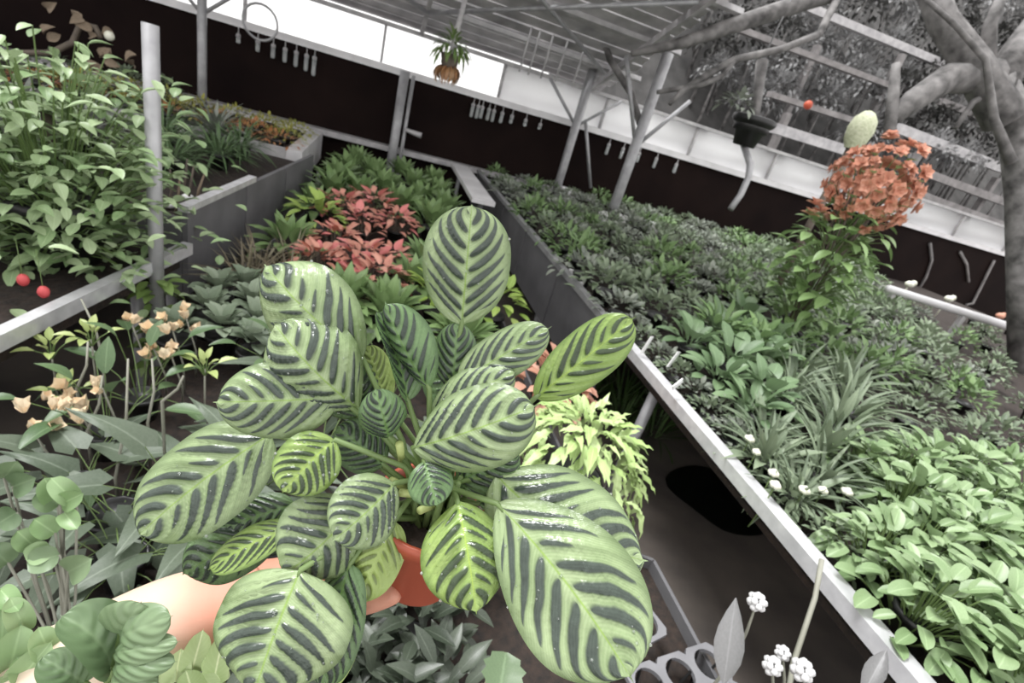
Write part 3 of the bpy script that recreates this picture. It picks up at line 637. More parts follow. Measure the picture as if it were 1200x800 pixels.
# lettuce-like lime plant, orange plant, small dark grass beside the right aisle
gm = G('ruffle_leaf', (.32, .48, .14), (.56, .68, .34), rib=.3); lm = [leaf_mesh('ruffled_leaf', gm, .3, 'lance', d, .1, 8, 1, wave=.05, seed=i) for i, d in enumerate((.5, .9))]
sp = bush(random.Random(12), 295, .20, .20, .13, .072, (65, -70), 40)
t = build_plant('ruffled_lime_plant', sp, lm, r, True, (.09, .12, 'black')); t.location = (.79, 1.20, CZ); t.scale = (1.2, 1.35, 1.15)
tag(t, 'bushy plant of ruffled pale lime leaves behind the striped plant', 'plant')
gm = G('orange_leaf', (.50, .25, .17), (.68, .40, .29), rib=.1); lm = [leaf_mesh('orange_leaf', gm, .7, 'round', .2, .3, 4, 1)]
t = build_plant('orange_leaf_plant', bush(random.Random(2), 80, .15, .15, .12, .06, (70, -20), 30), lm, r, True, (.08, .12, 'black')); t.location = (.87, 1.72, CZ); t.scale = (1.1,)*3
tag(t, 'low mound of dusty orange leaves by the right aisle', 'plant')
gm = G('shade_grass', (.035, .075, .015), (.08, .15, .035), rib=0); lm = [leaf_mesh('grass_blade', gm, .04, 'lance', d, .1, 4, 1) for d in (.3, .7)]
PG = [build_plant('grass_tuft', rosette(random.Random(1), 50, .28, (20, 85), 0, .06, 0, 20), lm, r, True, None)]
for x, y in ((1.75, 2.35), (1.95, 2.25), (1.6, 2.6), (2.1, 2.5), (1.85, 2.6)): place(PG, (x, y, 0.03), 'dark green grass tuft growing in the shade under the right bench', 'grass tuft', 'grass under the right bench', r, 1.1, )
# bottom centre: dark-leaved plants, pot tray, lobed leaf, bulb
gm = G('dark_leaf', (.025, .036, .022), (.085, .105, .075), rough=.4, rib=.35); lm = [leaf_mesh('dark_leaf', gm, .36, 'lance', d, .2, 5, 1, seed=i) for i, d in enumerate((.2, .45))]
PQ = [build_plant('dark_leaf_plant', bush(random.Random(i+2), 40, .10, .08, .10, .08, (65, -5), 25), lm, r, True, (.05, .09, 'black')) for i in range(2)]
for x, y in ((.02, .78), (.16, .80), (.30, .82), (.08, .66), (.22, .67), (.13, .54), (.26, .54), (.0, .56), (.40, .95), (.25, .96), (.08, .95), (-.1, .85), (-.12, .68), (-.14, .54)):
    place(PQ, (x, y, CZ), 'small dark-leaved plant on the bench below the striped plant', 'plant', 'dark-leaved plants below the hand', r, 1.0)
def tray(cx, cy, z, rzv, label, n=2, mdim=3, s=.115):
    t = thing('pot_tray', label, 'tray', (cx, cy, z), 'black pot carrier trays', rzv)
    for i in range(n):
        for j in range(mdim):
            c = Vector(((i+.5)*s, -(j+.5)*s, .07)); k = 20; R = s*.39; vs = []; fs = []; h = s/2
            for q in range(k):
                a = 2*math.pi*q/k; ca, sa = math.cos(a), math.sin(a); mm = max(abs(ca), abs(sa))
                for zz in (0, -.012): vs.append((c.x+R*ca, c.y+R*sa, c.z+zz)); vs.append((c.x+h*ca/mm, c.y+h*sa/mm, c.z+zz))
            for q in range(k):
                a, b2 = q*4, ((q+1) % k)*4
                fs += [(a, a+1, b2+1, b2), (a+2, b2+2, b2+3, a+3), (a, b2, b2+2, a+2), (a+1, a+3, b2+3, b2+1)]
            o = obj('cell_rim', MB().add(vs, fs).mesh('cell_rim', False), M['greyplast'], t)
            mb = MB()
            for a in (0, 1.57, 3.14, 4.71): mb.bar(c+Vector((R*math.cos(a), R*math.sin(a), -.004)), c+Vector((R*.6*math.cos(a), R*.6*math.sin(a), -.07)), .006, .004)
            mb.bar(c+Vector((R*.6, 0, -.068)), c-Vector((R*.6, 0, .068)), .006, .004); mb.bar(c+Vector((0, R*.6, -.068)), c-Vector((0, R*.6, .068)), .006, .004)
            obj('cell_cage', mb.mesh('cell_cage', False), M['black'], t)
p = atz(748, 672, CZ+.10)
tray(.655, .80, CZ+.002, math.radians(18), 'dark grey plastic pot tray with round holes beside the striped leaf', 2, 2, .105)
tray(.735, .585, CZ+.002, math.radians(10), 'dark grey plastic pot tray with round holes at the bottom edge, nearer one', 3, 2, .10)
gm = G('lobed_leaf', (.06, .10, .05), (.12, .18, .09), rib=.4); lm = [leaf_mesh('lobed_leaf', gm, .95, 'round', .15, .15, 8, 2, wave=.03)]
p = W(592, 800, .84); t = build_plant('lobed_leaf_plant', [(frame((0, 0, p.z-CZ-.05), sph(1.2, .2), (0, 0, 1), .08), (0, 0, .07)), (frame((.03, -.03, p.z-CZ-.08), sph(-.4, .1), (0, 0, 1), .07), (0, 0, .07)), (frame((-.04, -.02, p.z-CZ-.1), sph(2.6, .1), (0, 0, 1), .065), (0, 0, .07))], lm, r, True, (.05, .09, 'black'), .003)
t.location = (p.x, p.y, CZ); tag(t, 'plant with rounded notched dark leaves at the bottom edge', 'plant')
p = W(603, 722, .98); o = obj('onion_bulb', MB().lathe([(.004, -.03), (.018, -.018), (.024, 0), (.017, .02), (.006, .035), (.004, .06)], 12), M['cream']); o.location = (p.x, p.y, CZ+.031); tag(o, 'small onion-like bulb with a pale shoot by the pot tray', 'bulb')
# bottom right white blossoms and grey leaf
M['greywhite'] = plain('grey_white_petal', (.70, .70, .70), (.5, .5, .5), .6, 60)
def puff(x, y, d, s, label, sx, sy):
    p = W(x, y, d); t = thing('white_blossom', label, 'flower', p, 'white blossoms at the bottom right')
    rq = random.Random(int(x)); me = MB()
    for k in range(16):
        e = math.asin(1-2*(k+.5)/16); dd = sph(k*2.4, e); me.ball(dd*.011*s, .0062*s, 6, 4)
    obj('petals', me, M['greywhite'], t)
    q = W(sx, sy, d+.05)-p; z = .02 - p.z
    obj('stalk', MB().tube([(0, 0, 0), q*.5+Vector((.004, 0, .005)), q, (q.x+.02, q.y+.02, z)], [.002, .003, .0035, .004], 6), M['stempale'], t)
puff(887, 705, .95, 1.15, 'round white blossom on a curved stalk by the floor', 858, 775)
puff(905, 780, .9, 1.1, 'white blossom at the bottom edge, left of the larger pair', 900, 830)
puff(940, 785, .9, 1.3, 'largest white blossom at the bottom edge', 940, 830)
puff(917, 765, .93, .9, 'small white bud above the bottom-edge blossoms', 915, 830)
tag(obj('cane', MB().tube([W(963, 655, 1.2), W(955, 700, 1.16), W(930, 775, 1.1), W(915, 860, 1.05)], .006, 6), M['stempale']), 'bent grey cane leaning against the bright rail', 'cane')
gm = G('grey_dead_leaf', (.16, .16, .16), (.26, .26, .26), rib=.3); lmg = leaf_mesh('dead_leaf', gm, .35, 'lance', .2, .5, 6, 1)
for x, y, x1, y1, d, l in ((848, 800, 862, 703, .95, 'curled grey dead leaf left of the round white blossom'), (1010, 815, 1040, 760, .85, 'grey dead leaf at the bottom edge under the rail')):
    a, b2 = W(x, y, d), W(x1, y1, d+.02); o = obj('dead_leaf', lmg, None, None, frame(a, b2-a, O-a, (b2-a).length)); tag(o, l, 'leaf')
# ------------------------------------------------------------------ hanging things
fb = G('basket_fern', (.10, .18, .05), (.22, .32, .10)); fo = G('basket_orange', (.34, .16, .07), (.46, .28, .14))
p = aty(528, 66, 5.6)
hb = thing('hanging_basket', 'small hanging basket of ferns trailing orange, high against the bright band', 'hanging basket', p)
lm = [leaf_mesh('frond', fb, .2, 'lance', .7, .1, 4, 1)]; lm_o = [leaf_mesh('frond', fo, .25, 'lance', .8, .1, 4, 1)]
obj('foliage', joined(bush(random.Random(1), 110, .12, .14, .02, .15, (75, -30), 25), lm, r), None, hb)
o = obj('trailing_flowers', joined(bush(random.Random(2), 110, .11, .05, -.12, .12, (-20, -70), 30), lm_o, r), None, hb)
obj('bowl', MB().lathe([(.02, -.18), (.07, -.1), (.10, .02), (.095, .02), (.001, -.08)], 12), M['stembrown'], hb)
q = Vector((.06, .12, rz(5.72)-p.z-.02)); obj('hanger', MB().tube([(0, 0, 0), q], [.028, .022], 8), M['pale'], hb)
p = W(880, 150, 4.6)
hp = thing('hanging_pot', 'black pot hanging from a dark rod in front of the bright band', 'hanging pot', p)
obj('pot', MB().lathe([(.10, -.16), (.13, -.04), (.16, -.03), (.165, .05), (.15, .06), (.001, .03)], 18), M['black'], hp)
obj('rim_ring', MB().lathe([(.17, .02), (.20, .05), (.20, .09), (.17, .10), (.15, .06)], 18), M['black'], hp)
a = W(893, 72, 4.6)-p; obj('rod', MB().tube([(.03, 0, .02), (a.x, a.y, a.z)], [.03, .055], 8), M['bark'], hp)
obj('wire', MB().tube([a, a+Vector((.05, 0, 1.2))], .008, 5), M['steel'], hp)
hose = [Vector((.0, 0, -.15))] + [W(x, y, 4.5)-p for x, y in ((879, 192), (877, 208), (868, 228), (856, 245))]
obj('hose', MB().tube(hose, .03, 8), M['steel'], hp)
obj('plant', joined(bush(random.Random(1), 50, .13, .1, .03, .10), [leaf_mesh('pale_leaf', gB, .4, 'lance', .3, .1, 3, 1)], r), None, hp).location = (-.28, -.05, .08)
vial = MB().lathe([(.001, -.17), (.022, -.165), (.028, -.15), (.028, 0)], 10).mesh('vial'); vial.materials.append(M['glass'])
cap = MB().lathe([(.03, -.01), (.03, .02), (.006, .03), (.006, .085)], 8).mesh('cap'); cap.materials.append(M['pale'])
def vials(pts, grp, lab):
    for x, y, s in pts:
        p = aty(x, y, WY-.12); t = thing('hanging_vial', lab, 'tube', (p.x, WY-.08, 1.585-.075*1), grp); t.scale = (1, 1, 1)
        o = obj('vial', vial, None, t); o.scale = (.8, .8, s*.8); o = obj('cap', cap, None, t); o.scale = (.8, .8, 1)
vials([(278, 50, .5), (301, 56, .7), (319, 61, .85), (333, 65, .9), (346, 70, 1.0), (358, 75, 1.1), (367, 80, 1.3)], 'left row of hanging tubes', 'clear tube hanging from the white beam, in the left row')
vials([(556, 120, 1.0), (562, 122, 1.0), (567, 122, .9), (575, 124, .9), (581, 125, .9), (591, 127, .8), (603, 128, .6), (620, 130, .5), (638, 132, .4)], 'middle row of hanging tubes', 'clear tube hanging from the white beam, in the middle row')
vials([(720, 155, .9), (737, 160, .9), (757, 163, .8), (778, 168, .9), (803, 172, .8)], 'right row of hanging tubes', 'clear tube hanging from the white beam, beside the thick post')
for i, (x, y, yt) in enumerate(((610, 78, 50), (620, 82, 45), (635, 86, 42), (652, 90, 40), (672, 96, 45))):
    p = aty(x, y, 6.1); o = obj('hanging_wire', MB().tube([(p.x, 6.1, p.z-.05), (p.x+.02, 6.1, rz(6.1)-.01)], .010, 5), M['pale']); tag(o, 'thin pale wire hanging from the roof boards in the middle', 'wire', 'hanging wires')
p = aty(305, 26, 6.3); mb = MB()
mb.tube([p+Vector((.16*math.cos(a), 0, .16*math.sin(a))) for a in [k*math.pi/10 for k in range(21)]], .012, 6, False)
tag(obj('wire_hoop', mb, M['steel']), 'grey wire hoop against the bright band above the left tubes', 'hoop')
# ------------------------------------------------------------------ beyond the wall at the right: terrace, shrubs
struct('terrace_slope', MB().add([(4.2, 8.2, 0), (26, 8.2, 0), (26, 15, 9), (4.2, 15, 9), (4.2, 15, 0), (26, 15, 0)], [(0, 1, 2, 3), (0, 3, 4), (1, 5, 2), (3, 2, 5, 4), (0, 4, 5, 1)]), M['gravel'])
def slope_z(y): return max(0, (y-8.2)/6.8*9)
tf = thing('terrace_frame', 'pale weathered timber beams stepping up the slope beyond the wall', 'timber frame', (0, 0, 0))
for x0, y0, x1, y1, Y, hh, mt in ((940, 10, 1105, 72, 9.6, .13, 'pale'), (865, 38, 1045, 98, 8.9, .09, 'wood'), (1050, 150, 1182, 200, 8.3, .17, 'pale'), (1085, 202, 1178, 238, 8.1, .14, 'wood'), (1065, 222, 1178, 268, 7.7, .16, 'wood'), (900, 150, 1010, 180, 7.9, .16, 'pale'), (900, 113, 1005, 140, 8.4, .09, 'wood'), (1100, 120, 1175, 146, 8.9, .12, 'wood')):
    a, b2 = aty(x0, y0, Y), aty(x1, y1, Y); z = (a.z+b2.z)/2
    obj('beam', MB().bar((a.x, Y, a.z*.5+z*.5), (b2.x, Y, b2.z*.5+z*.5), .14, hh).mesh('beam', False), M[mt], tf)
for x, y, Y in ((1080, 185, 8.0), (960, 60, 9.2), (1170, 215, 8.2), (1010, 165, 8.2), (925, 140, 8.2), (1060, 70, 9.3)):
    a = aty(x, y, Y); obj('upright', MB().bar((a.x, Y+.1, max(0, slope_z(Y)-.05)), (a.x, Y+.1, a.z+.1), .12, .1).mesh('upright', False), M['wood'], tf)
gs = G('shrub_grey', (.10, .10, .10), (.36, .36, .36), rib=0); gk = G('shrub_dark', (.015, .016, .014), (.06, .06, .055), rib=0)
SH = []
rq = random.Random(77)
for yy in range(-30, 200, 34):
    for xx in range(840, 1240, 42):
        if yy > 100 + (xx-840)*.3: continue
        if not SH or SH[-1][5] != yy: col = 0
        else: col += 1
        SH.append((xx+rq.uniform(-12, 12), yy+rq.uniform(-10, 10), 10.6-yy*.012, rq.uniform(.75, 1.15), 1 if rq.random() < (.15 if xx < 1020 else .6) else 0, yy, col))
for i, (x, y, Y, s, k, yy, col) in enumerate(SH):
    p = aty(x, y, Y); rs = random.Random(i+50)
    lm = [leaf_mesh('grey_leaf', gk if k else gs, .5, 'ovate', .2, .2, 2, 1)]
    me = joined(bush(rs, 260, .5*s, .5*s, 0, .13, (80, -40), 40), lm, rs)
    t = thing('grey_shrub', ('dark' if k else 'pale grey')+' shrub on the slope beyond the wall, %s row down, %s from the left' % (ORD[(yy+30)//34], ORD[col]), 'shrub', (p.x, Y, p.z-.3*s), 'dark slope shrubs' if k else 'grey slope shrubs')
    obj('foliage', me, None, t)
    obj('stems', MB().tube([(0, 0, min(-.05, slope_z(Y)-(p.z-.3*s)-.05)), (.03, .02, .3*s)], [.04, .015], 6), M['bark'], t)
o = obj('red_fruit', MB().ball((0, 0, 0), .07, 10, 6), plain('red_fruit', (.5, .09, .03), (.4, .06, .03), .5)); o.location = aty(947, 123, 7.7); tag(o, 'small orange-red fruit hanging in front of the grey shrubs', 'fruit')
# bare tree at the right
tr_ = thing('bare_tree', 'bare grey tree with thick forking branches at the right edge', 'tree', (0, 0, 0))
def limb(name, pts, parent=tr_, d=4.6):
    return obj(name, MB().tube([W(x, y, dd) for x, y, dd, _ in pts], [q*dd/F/2 for x, y, dd, q in pts], 10), M['bark'], parent)
base = W(1210, 480, 4.6)
tk = obj('trunk', MB().tube([(base.x+.05, base.y+.1, 0), (base.x+.02, base.y, .9)] + [W(x, y, 4.6) for x, y in ((1206, 440), (1203, 330), (1200, 230), (1193, 150), (1168, 95))], [.20, .18, .155, .14, .135, .14, .14], 12), M['bark'], tr_)
limb('branch', [(1178, 140, 4.6, 42), (1140, 75, 4.5, 36), (1105, 25, 4.5, 30), (1080, -40, 4.5, 26)])
limb('branch', [(1168, 110, 4.6, 36), (1190, 60, 4.6, 30), (1225, 10, 4.6, 24)])
limb('branch', [(1160, 90, 4.6, 40), (1110, 92, 4.5, 32), (1070, 118, 4.4, 26), (1045, 140, 4.4, 16)])
limb('branch', [(1050, 75, 4.4, 9), (1047, 110, 4.4, 12), (1042, 160, 4.35, 13)])
limb('branch', [(1155, 80, 4.5, 20), (1160, 30, 4.4, 14), (1180, -20, 4.4, 10)])
limb('branch', [(1185, 190, 4.5, 12), (1165, 140, 4.4, 9), (1155, 70, 4.3, 7), (1120, 30, 4.3, 6), (1075, -10, 4.3, 5)])
limb('branch', [(1085, -35, 4.5, 24), (1010, -18, 4.5, 20), (950, 0, 4.5, 19), (870, 26, 4.4, 18), (800, 50, 4.4, 13), (740, 63, 4.4, 7)])
limb('branch', [(985, -10, 4.5, 10), (960, 40, 4.4, 8), (915, 58, 4.3, 8), (860, 70, 4.3, 8), (825, 90, 4.3, 8), (800, 106, 4.3, 7), (785, 122, 4.3, 5)])
limb('branch', [(860, 72, 4.3, 6), (845, 90, 4.3, 7), (820, 100, 4.3, 6), (770, 108, 4.3, 5)])
limb('branch', [(700, 25, 5.5, 6), (715, 70, 5.5, 8), (740, 110, 5.5, 8), (750, 145, 5.5, 8)])
limb('branch', [(1120, 150, 4.5, 5), (1140, 120, 4.5, 7), (1165, 105, 4.6, 8)])
for pts in ([(1090, 285), (1092, 305), (1085, 325), (1077, 338)], [(1125, 295), (1133, 310), (1135, 330)], [(1165, 305), (1150, 335), (1140, 355), (1132, 357)]):
    o = obj('dry_twig', MB().tube([aty(x, y, 6.775) for x, y in pts], .026, 6), M['wood']); tag(o, 'crooked grey twig hanging over the dark opening at the far right', 'twig', 'twigs at the far right')
for n, (x, y, c) in enumerate(((1172, 370, 'petalorange'), (1095, 395, 'petalorange'), (1066, 333, 'petalwhite'), (1112, 350, 'petalwhite'))):
    p = aty(x, y, 4.2); o = obj('blossom', MB().ball((0, 0, 0), .05, 8, 5, .8).ball((.05, 0, .02), .035, 8, 5).tube([(0, 0, 0), (0, .02, BZ-p.z)], .008, 4), M[c]); o.location = p
    tag(o, ('orange blossom by the far right rail, right-hand one', 'orange blossom under the far right rail, left-hand one', 'round white blossom at the left end of the far right rail', 'flat white blossom on the far right rail')[n], 'flower')

# ------------------------------------------------------------------ foreground: pleated-leaf plant at the bottom left
def fine_leaf(name, mat, B, T, wd, nrm, arch=.1, cup=0.0, shape=2.3, rip=0, N=11, tipx=.035, nu=10, nv=44, bend=0, peak=.5):
    """leaf from base B to tip T, full width wd, facing nrm; arch lifts the middle, cup bends the sides"""
    B, T = Vector(B), Vector(T); d = (T-B); L = d.length; d.normalize()
    n = Vector(nrm); n = (n - d*n.dot(d)).normalized(); x = d.cross(n)
    C = (B+T)/2 + n*arch*L*2 + x*bend*L*2
    vs = []; uv = []; fs = []; nc = 2*nu+1
    for i in range(nv+1):
        v = i/nv; p = B*(1-v)**2 + C*2*v*(1-v) + T*v*v
        tg = ((C-B)*(1-v) + (T-C)*v).normalized(); nn = (n - tg*n.dot(tg)).normalized(); xx = tg.cross(nn)
        vv = v**(math.log(.5)/math.log(peak)); h = max(0, 1-abs(2*min(1, vv)-1)**shape)**.5
        if v > .97: h = max(h, .02)
        h = max(h*.985, .012)
        for j in range(nc):
            u = (j-nu)/nu; a = abs(u)
            ph = (v - .08 - (.17*a+.22*a*a))*N + (.5 if u > 0 else 0)
            z = cup*a**1.8*h*wd/2 + rip*math.cos(2*math.pi*(ph-.5))*min(1, a*5)*(1-a**4)*h + .05*wd*a**.6*h*(1 if rip else .3)
            z += .022*wd*math.sin(11*v+u*2+L*300)*a
            vs.append(p + xx*(u*h*wd/2) + nn*z); uv.append(((u+1)/2, v))
    k = len(vs); tipv = T + ((T-C).normalized())*tipx*L; vs.append(tipv); uv.append((.5, 1.0))
    for i in range(nv):
        for j in range(nc-1):
            q = i*nc+j; fs.append((q, q+1, q+nc+1, q+nc))
    for j in range(nc-1): fs.append((nv*nc+j, nv*nc+j+1, k))
    me = bpy.data.meshes.new(name); me.from_pydata([tuple(q) for q in vs], [], fs)
    ul = me.uv_layers.new(name='UVMap'); li = np.empty(len(me.loops), np.int32); me.loops.foreach_get('vertex_index', li)
    ul.data.foreach_set('uv', np.array(uv, np.float32)[li].ravel())
    me.polygons.foreach_set('use_smooth', [True]*len(me.polygons)); me.materials.append(mat); me.update(); return me
M['pleat'] = leafmat('pleated_leaf', (.085, .145, .065), (.20, .28, .15), rough=.4, rib=.2, trans=.1)
M['pleat2'] = leafmat('pale_leaf', (.17, .28, .11), (.30, .42, .22), rough=.4, rib=.3)
M['varieg'] = leafmat('variegated_leaf', (.30, .42, .16), (.55, .65, .38), rough=.5, rib=.6)
pb = W(150, 850, .36)
pl = thing('pleated_leaf_plant', 'plant with dark pleated cup-like leaves in front of the forearm', 'plant', (pb.x, pb.y, CZ))
def fg(parent, name, mat, b0, t0, wpx, d0, d1, nrm=None, stem0=None, stemmat='stemgreen', sr=.0022, **k):
    B, T = W(*b0, d0), W(*t0, d1); n = (O-(B+T)/2).normalized()
    if nrm: ax = (T-B).normalized(); n = Matrix.Rotation(math.radians(nrm), 3, ax) @ n
    me = fine_leaf(name, mat, B, T, wpx*(d0+d1)/2/F, n, **k)
    inv = Matrix.Translation(-parent.location); me.transform(inv)
    o = obj(name, me, None, parent)
    if stem0 is not None:
        S0 = Vector(stem0); mid = (S0+B)/2 + Vector((0, 0, .012)) + (B-T).normalized()*.01
        q = MB().tube([S0, mid, B, B*.93+T*.07], [sr*1.3, sr, sr*.9, sr*.5], 8); mq = q.mesh('petiole'); mq.transform(inv); obj('petiole', mq, M[stemmat], parent)
    return o
root = W(140, 860, .36)
for b0, t0, wpx, kw in (((130, 782), (73, 722), 66, dict(cup=.5, arch=.2, nrm=25)), ((142, 745), (200, 722), 56, dict(cup=-.4, arch=.2)), ((140, 742), (165, 706), 62, dict(cup=-.3, arch=.15)), ((135, 765), (208, 752), 34, dict(cup=-.5, arch=.2)), ((135, 780), (205, 775), 36, dict(cup=-.5, arch=.22)), ((130, 800), (185, 800), 45, dict(cup=-.4, arch=.2)), ((100, 800), (50, 770), 45, dict(cup=.4, arch=.2))):
    fg(pl, 'leaf', M['pleat'], b0, t0, wpx, .35, .335, stem0=root, rip=.0009, N=5, **kw)
obj('stems', MB().tube([root-pl.location, (.01, 0, .1)], [.008, .011], 8), M['stemgreen'], pl); obj('pot', pot_mesh(.07, .12, 'black'), None, pl)
pb = W(-20, 860, .42); pl2 = thing('pale_leaf_plant', 'pale green plant with small oval leaves in the bottom left corner', 'plant', (pb.x, pb.y, CZ)); root = W(0, 870, .44)
for b0, t0, wpx in (((10, 790), (25, 732), 40), ((20, 800), (60, 752), 34), ((0, 780), (5, 705), 34), ((30, 740), (12, 700), 26), ((0, 690), (22, 716), 22), ((40, 800), (20, 770), 30), ((5, 760), (-20, 735), 30), ((0, 815), (30, 790), 40), ((60, 770), (45, 735), 30)):
    fg(pl2, 'leaf', M['pleat2'], b0, t0, wpx, .44, .43, stem0=root, arch=.12, cup=.4, nu=4, nv=14)
obj('stems', MB().tube([root-pl2.location, (.01, 0, .1)], [.008, .011], 8), M['stemgreen'], pl2); obj('pot', pot_mesh(.07, .12, 'black'), None, pl2)
pb = W(235, 860, .40); pl3 = thing('variegated_plant', 'small pale variegated leaves between the wrist and the striped leaves', 'plant', (pb.x, pb.y, CZ)); root = W(235, 870, .42)
for b0, t0, wpx in (((225, 785), (238, 738), 30), ((250, 800), (262, 742), 28), ((205, 800), (212, 760), 30), ((190, 800), (200, 775), 24), ((262, 800), (240, 770), 22), ((225, 810), (218, 785), 30)):
    fg(pl3, 'leaf', M['varieg'], b0, t0, wpx, .43, .42, stem0=root, arch=.12, cup=.4, nu=4, nv=14)
obj('stems', MB().tube([root-pl3.location, (.01, 0, .1)], [.006, .011], 8), M['stemgreen'], pl3); obj('pot', pot_mesh(.06, .12, 'black'), None, pl3)
# mid-left round leaves (between the canes and the corner)
pb = W(60, 700, .78); pl4 = thing('round_leaf_plant', 'plant with pale round paired leaves on thin stems above the bottom left corner', 'plant', (pb.x, pb.y, CZ))
for b0, t0, wpx in (((72, 590), (98, 578), 24), ((70, 592), (45, 575), 30), ((68, 590), (52, 560), 26), ((75, 600), (90, 620), 20), ((40, 640), (20, 622), 26), ((60, 640), (30, 655), 26), ((80, 670), (108, 655), 34), ((70, 650), (32, 660), 30), ((20, 600), (-5, 615), 30), ((10, 660), (-12, 640), 30), ((65, 625), (40, 608), 26), ((15, 570), (42, 560), 30), ((5, 560), (20, 540), 30), ((90, 590), (60, 560), 24)):
    fg(pl4, 'leaf', M['pleat2'] if wpx < 28 else M['pleat'], b0, t0, wpx, .82, .80, stem0=pl4.location+Vector((0, 0, .1)), arch=.1, cup=.3, nu=4, nv=12, stemmat='stempale')
obj('pot', pot_mesh(.07, .12, 'black'), None, pl4)

# ------------------------------------------------------------------ the striped calathea in its pot
def calmat(name, light, light2, dark, rib, N=7.5, backc=(.30, .40, .12)):
    m, nt, b = newmat(name)
    uv = nt.nodes.new('ShaderNodeUVMap'); sx = nt.nodes.new('ShaderNodeSeparateXYZ'); nt.links.new(uv.outputs[0], sx.inputs[0])
    oi = nt.nodes.new('ShaderNodeObjectInfo'); rn = NX(oi.outputs['Random'])
    n1 = NX(noise(nt, 38, 1)) - .5; n2 = NX(noise(nt, 120, 2)) - .5; n3 = NX(noise(nt, 18, 2))
    us = NX(sx.outputs[0])*2 - 1; v = NX(sx.outputs[1]); a = NX.m('ABSOLUTE', us)
    side = NX.m('GREATER_THAN', us, 0.0)
    p = (v - .08 - (a*.17 + a*a*.22))*N + side*.5 + n1*.55
    k = NX.m('FLOOR', p); fr = NX.m('ABSOLUTE', p - k - .5)
    kr = NX.m('FRACT', NX.m('SINE', k*12.9 + side*4.7 + rn*40)*43.7)          # a random number for each band
    odd = NX.m('GREATER_THAN', kr, .74)
    a1 = .92 - odd*.36 - kr*.10; T = .35 - odd*.12 - kr*.05; a0 = .05 + odd*.03
    tq = NX.m('DIVIDE', (a - a0), (a1 - a0)).clamp()
    env = NX.m('POWER', (tq*(1-tq)*4).clamp(), .45)*(1.12 - tq*.45)
    inr = NX.m('GREATER_THAN', a, a0)*NX.m('LESS_THAN', a, a1)
    lim = (NX.m('GREATER_THAN', v - a*.22, .02))*(1 - NX.m('GREATER_THAN', v - a*.16, .93))
    band = ((T*env - fr + n2*.06).step(.13))*inr*lim
    fine = NX.m('SINE', p*6.2832*6.0)*.5 + .5
    lt = mixc(nt, (fine*.14 + n3*.95 - .10).clamp(), light, light2)
    grn = mixc(nt, ((a - .80)*4).clamp(), lt, tuple(x*.50 for x in light))
    halo = ((T*env + .07 - fr).step(.34))*(1 - a*.55)*lim
    grn = mixc(nt, (halo*.8).clamp(), grn, tuple(x*.52 for x in light))
    dk = mixc(nt, (n2*1.4 + .4 + fine*.2).clamp(), dark, tuple(x*1.9+.012 for x in dark))
    c = mixc(nt, band, grn, dk)
    c = mixc(nt, (1 - a*(26 + v*20)).clamp(), c, rib)
    geo = nt.nodes.new('ShaderNodeNewGeometry')
    bc = mixc(nt, band*.7, backc, tuple(x*.3 for x in backc))
    c = mixc(nt, NX(geo.outputs['Backfacing']), c, bc)
    nt.links.new(c, b.inputs['Base Color'])
    rg = .27 + n2*.45 - band*.03; nt.links.new(rg.k, b.inputs['Roughness'])
    b.inputs['Specular IOR Level'].default_value = .5
    bump(nt, b, fine*.12 + n2*2.0 + band*.35, .4, .0012)
    trn = nt.nodes.new('ShaderNodeBsdfTranslucent'); nt.links.new(c, trn.inputs[0])
    mx_ = nt.nodes.new('ShaderNodeMixShader'); mx_.inputs[0].default_value = .12
    nt.links.new(b.outputs[0], mx_.inputs[1]); nt.links.new(trn.outputs[0], mx_.inputs[2]); nt.links.new(mx_.outputs[0], nt.nodes['Material Output'].inputs[0])
    return m
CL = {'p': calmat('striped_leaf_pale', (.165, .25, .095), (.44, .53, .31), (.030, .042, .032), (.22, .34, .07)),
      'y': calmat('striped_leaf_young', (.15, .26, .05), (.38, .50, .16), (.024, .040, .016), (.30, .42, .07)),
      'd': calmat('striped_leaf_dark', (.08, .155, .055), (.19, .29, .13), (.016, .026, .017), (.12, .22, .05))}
PC0 = W(510, 590, .425)            # centre of the pot rim
PR, PH = .050, .088
cal = thing('striped_calathea', 'potted calathea with dark-striped pale green leaves held up in the hand', 'potted plant', (PC0.x, PC0.y, PC0.z-PH))
obj('pot', MB().lathe([(PR*.70, 0), (PR*.74, .004), (PR*.95, PH*.82), (PR*.97, PH*.83), (PR*1.04, PH*.84), (PR*1.05, PH), (PR*.98, PH), (PR*.95, PH*.86), (PR*.93, PH*.8)], 40), M['terra'], cal)
rs = random.Random(9); mb = MB(); n = 28
vs = [(0, 0, PH*.86)]; fs = []
for i in range(1, 9):
    for k in range(n): a = 2*math.pi*k/n; vs.append((PR*.945*i/8*math.cos(a), PR*.945*i/8*math.sin(a), PH*.86+rs.uniform(-.003, .004)))
for k in range(n): fs.append((0, 1+k, 1+(k+1) % n))
for i in range(7):
    for k in range(n): a = 1+i*n+k; b2 = 1+i*n+(k+1) % n; fs.append((a, a+n, b2+n, b2))
obj('soil', MB().add(vs, fs), M['soil'], cal)
for k in range(14):
    a = rs.uniform(0, 6.28); q = rs.uniform(.1, .9)*PR; c = (q*math.cos(a), q*math.sin(a), PH*.86+.003)
    if k < 5: obj('perlite_grain', MB().ball(c, .0022, 7, 4), M['label'], cal)
    else: obj('bark_chip', MB().bar(c, (c[0]+rs.uniform(-.012, .012), c[1]+rs.uniform(-.012, .012), c[2]+.004), .004, .003).mesh('bark_chip', False), M['stembrown'], cal)
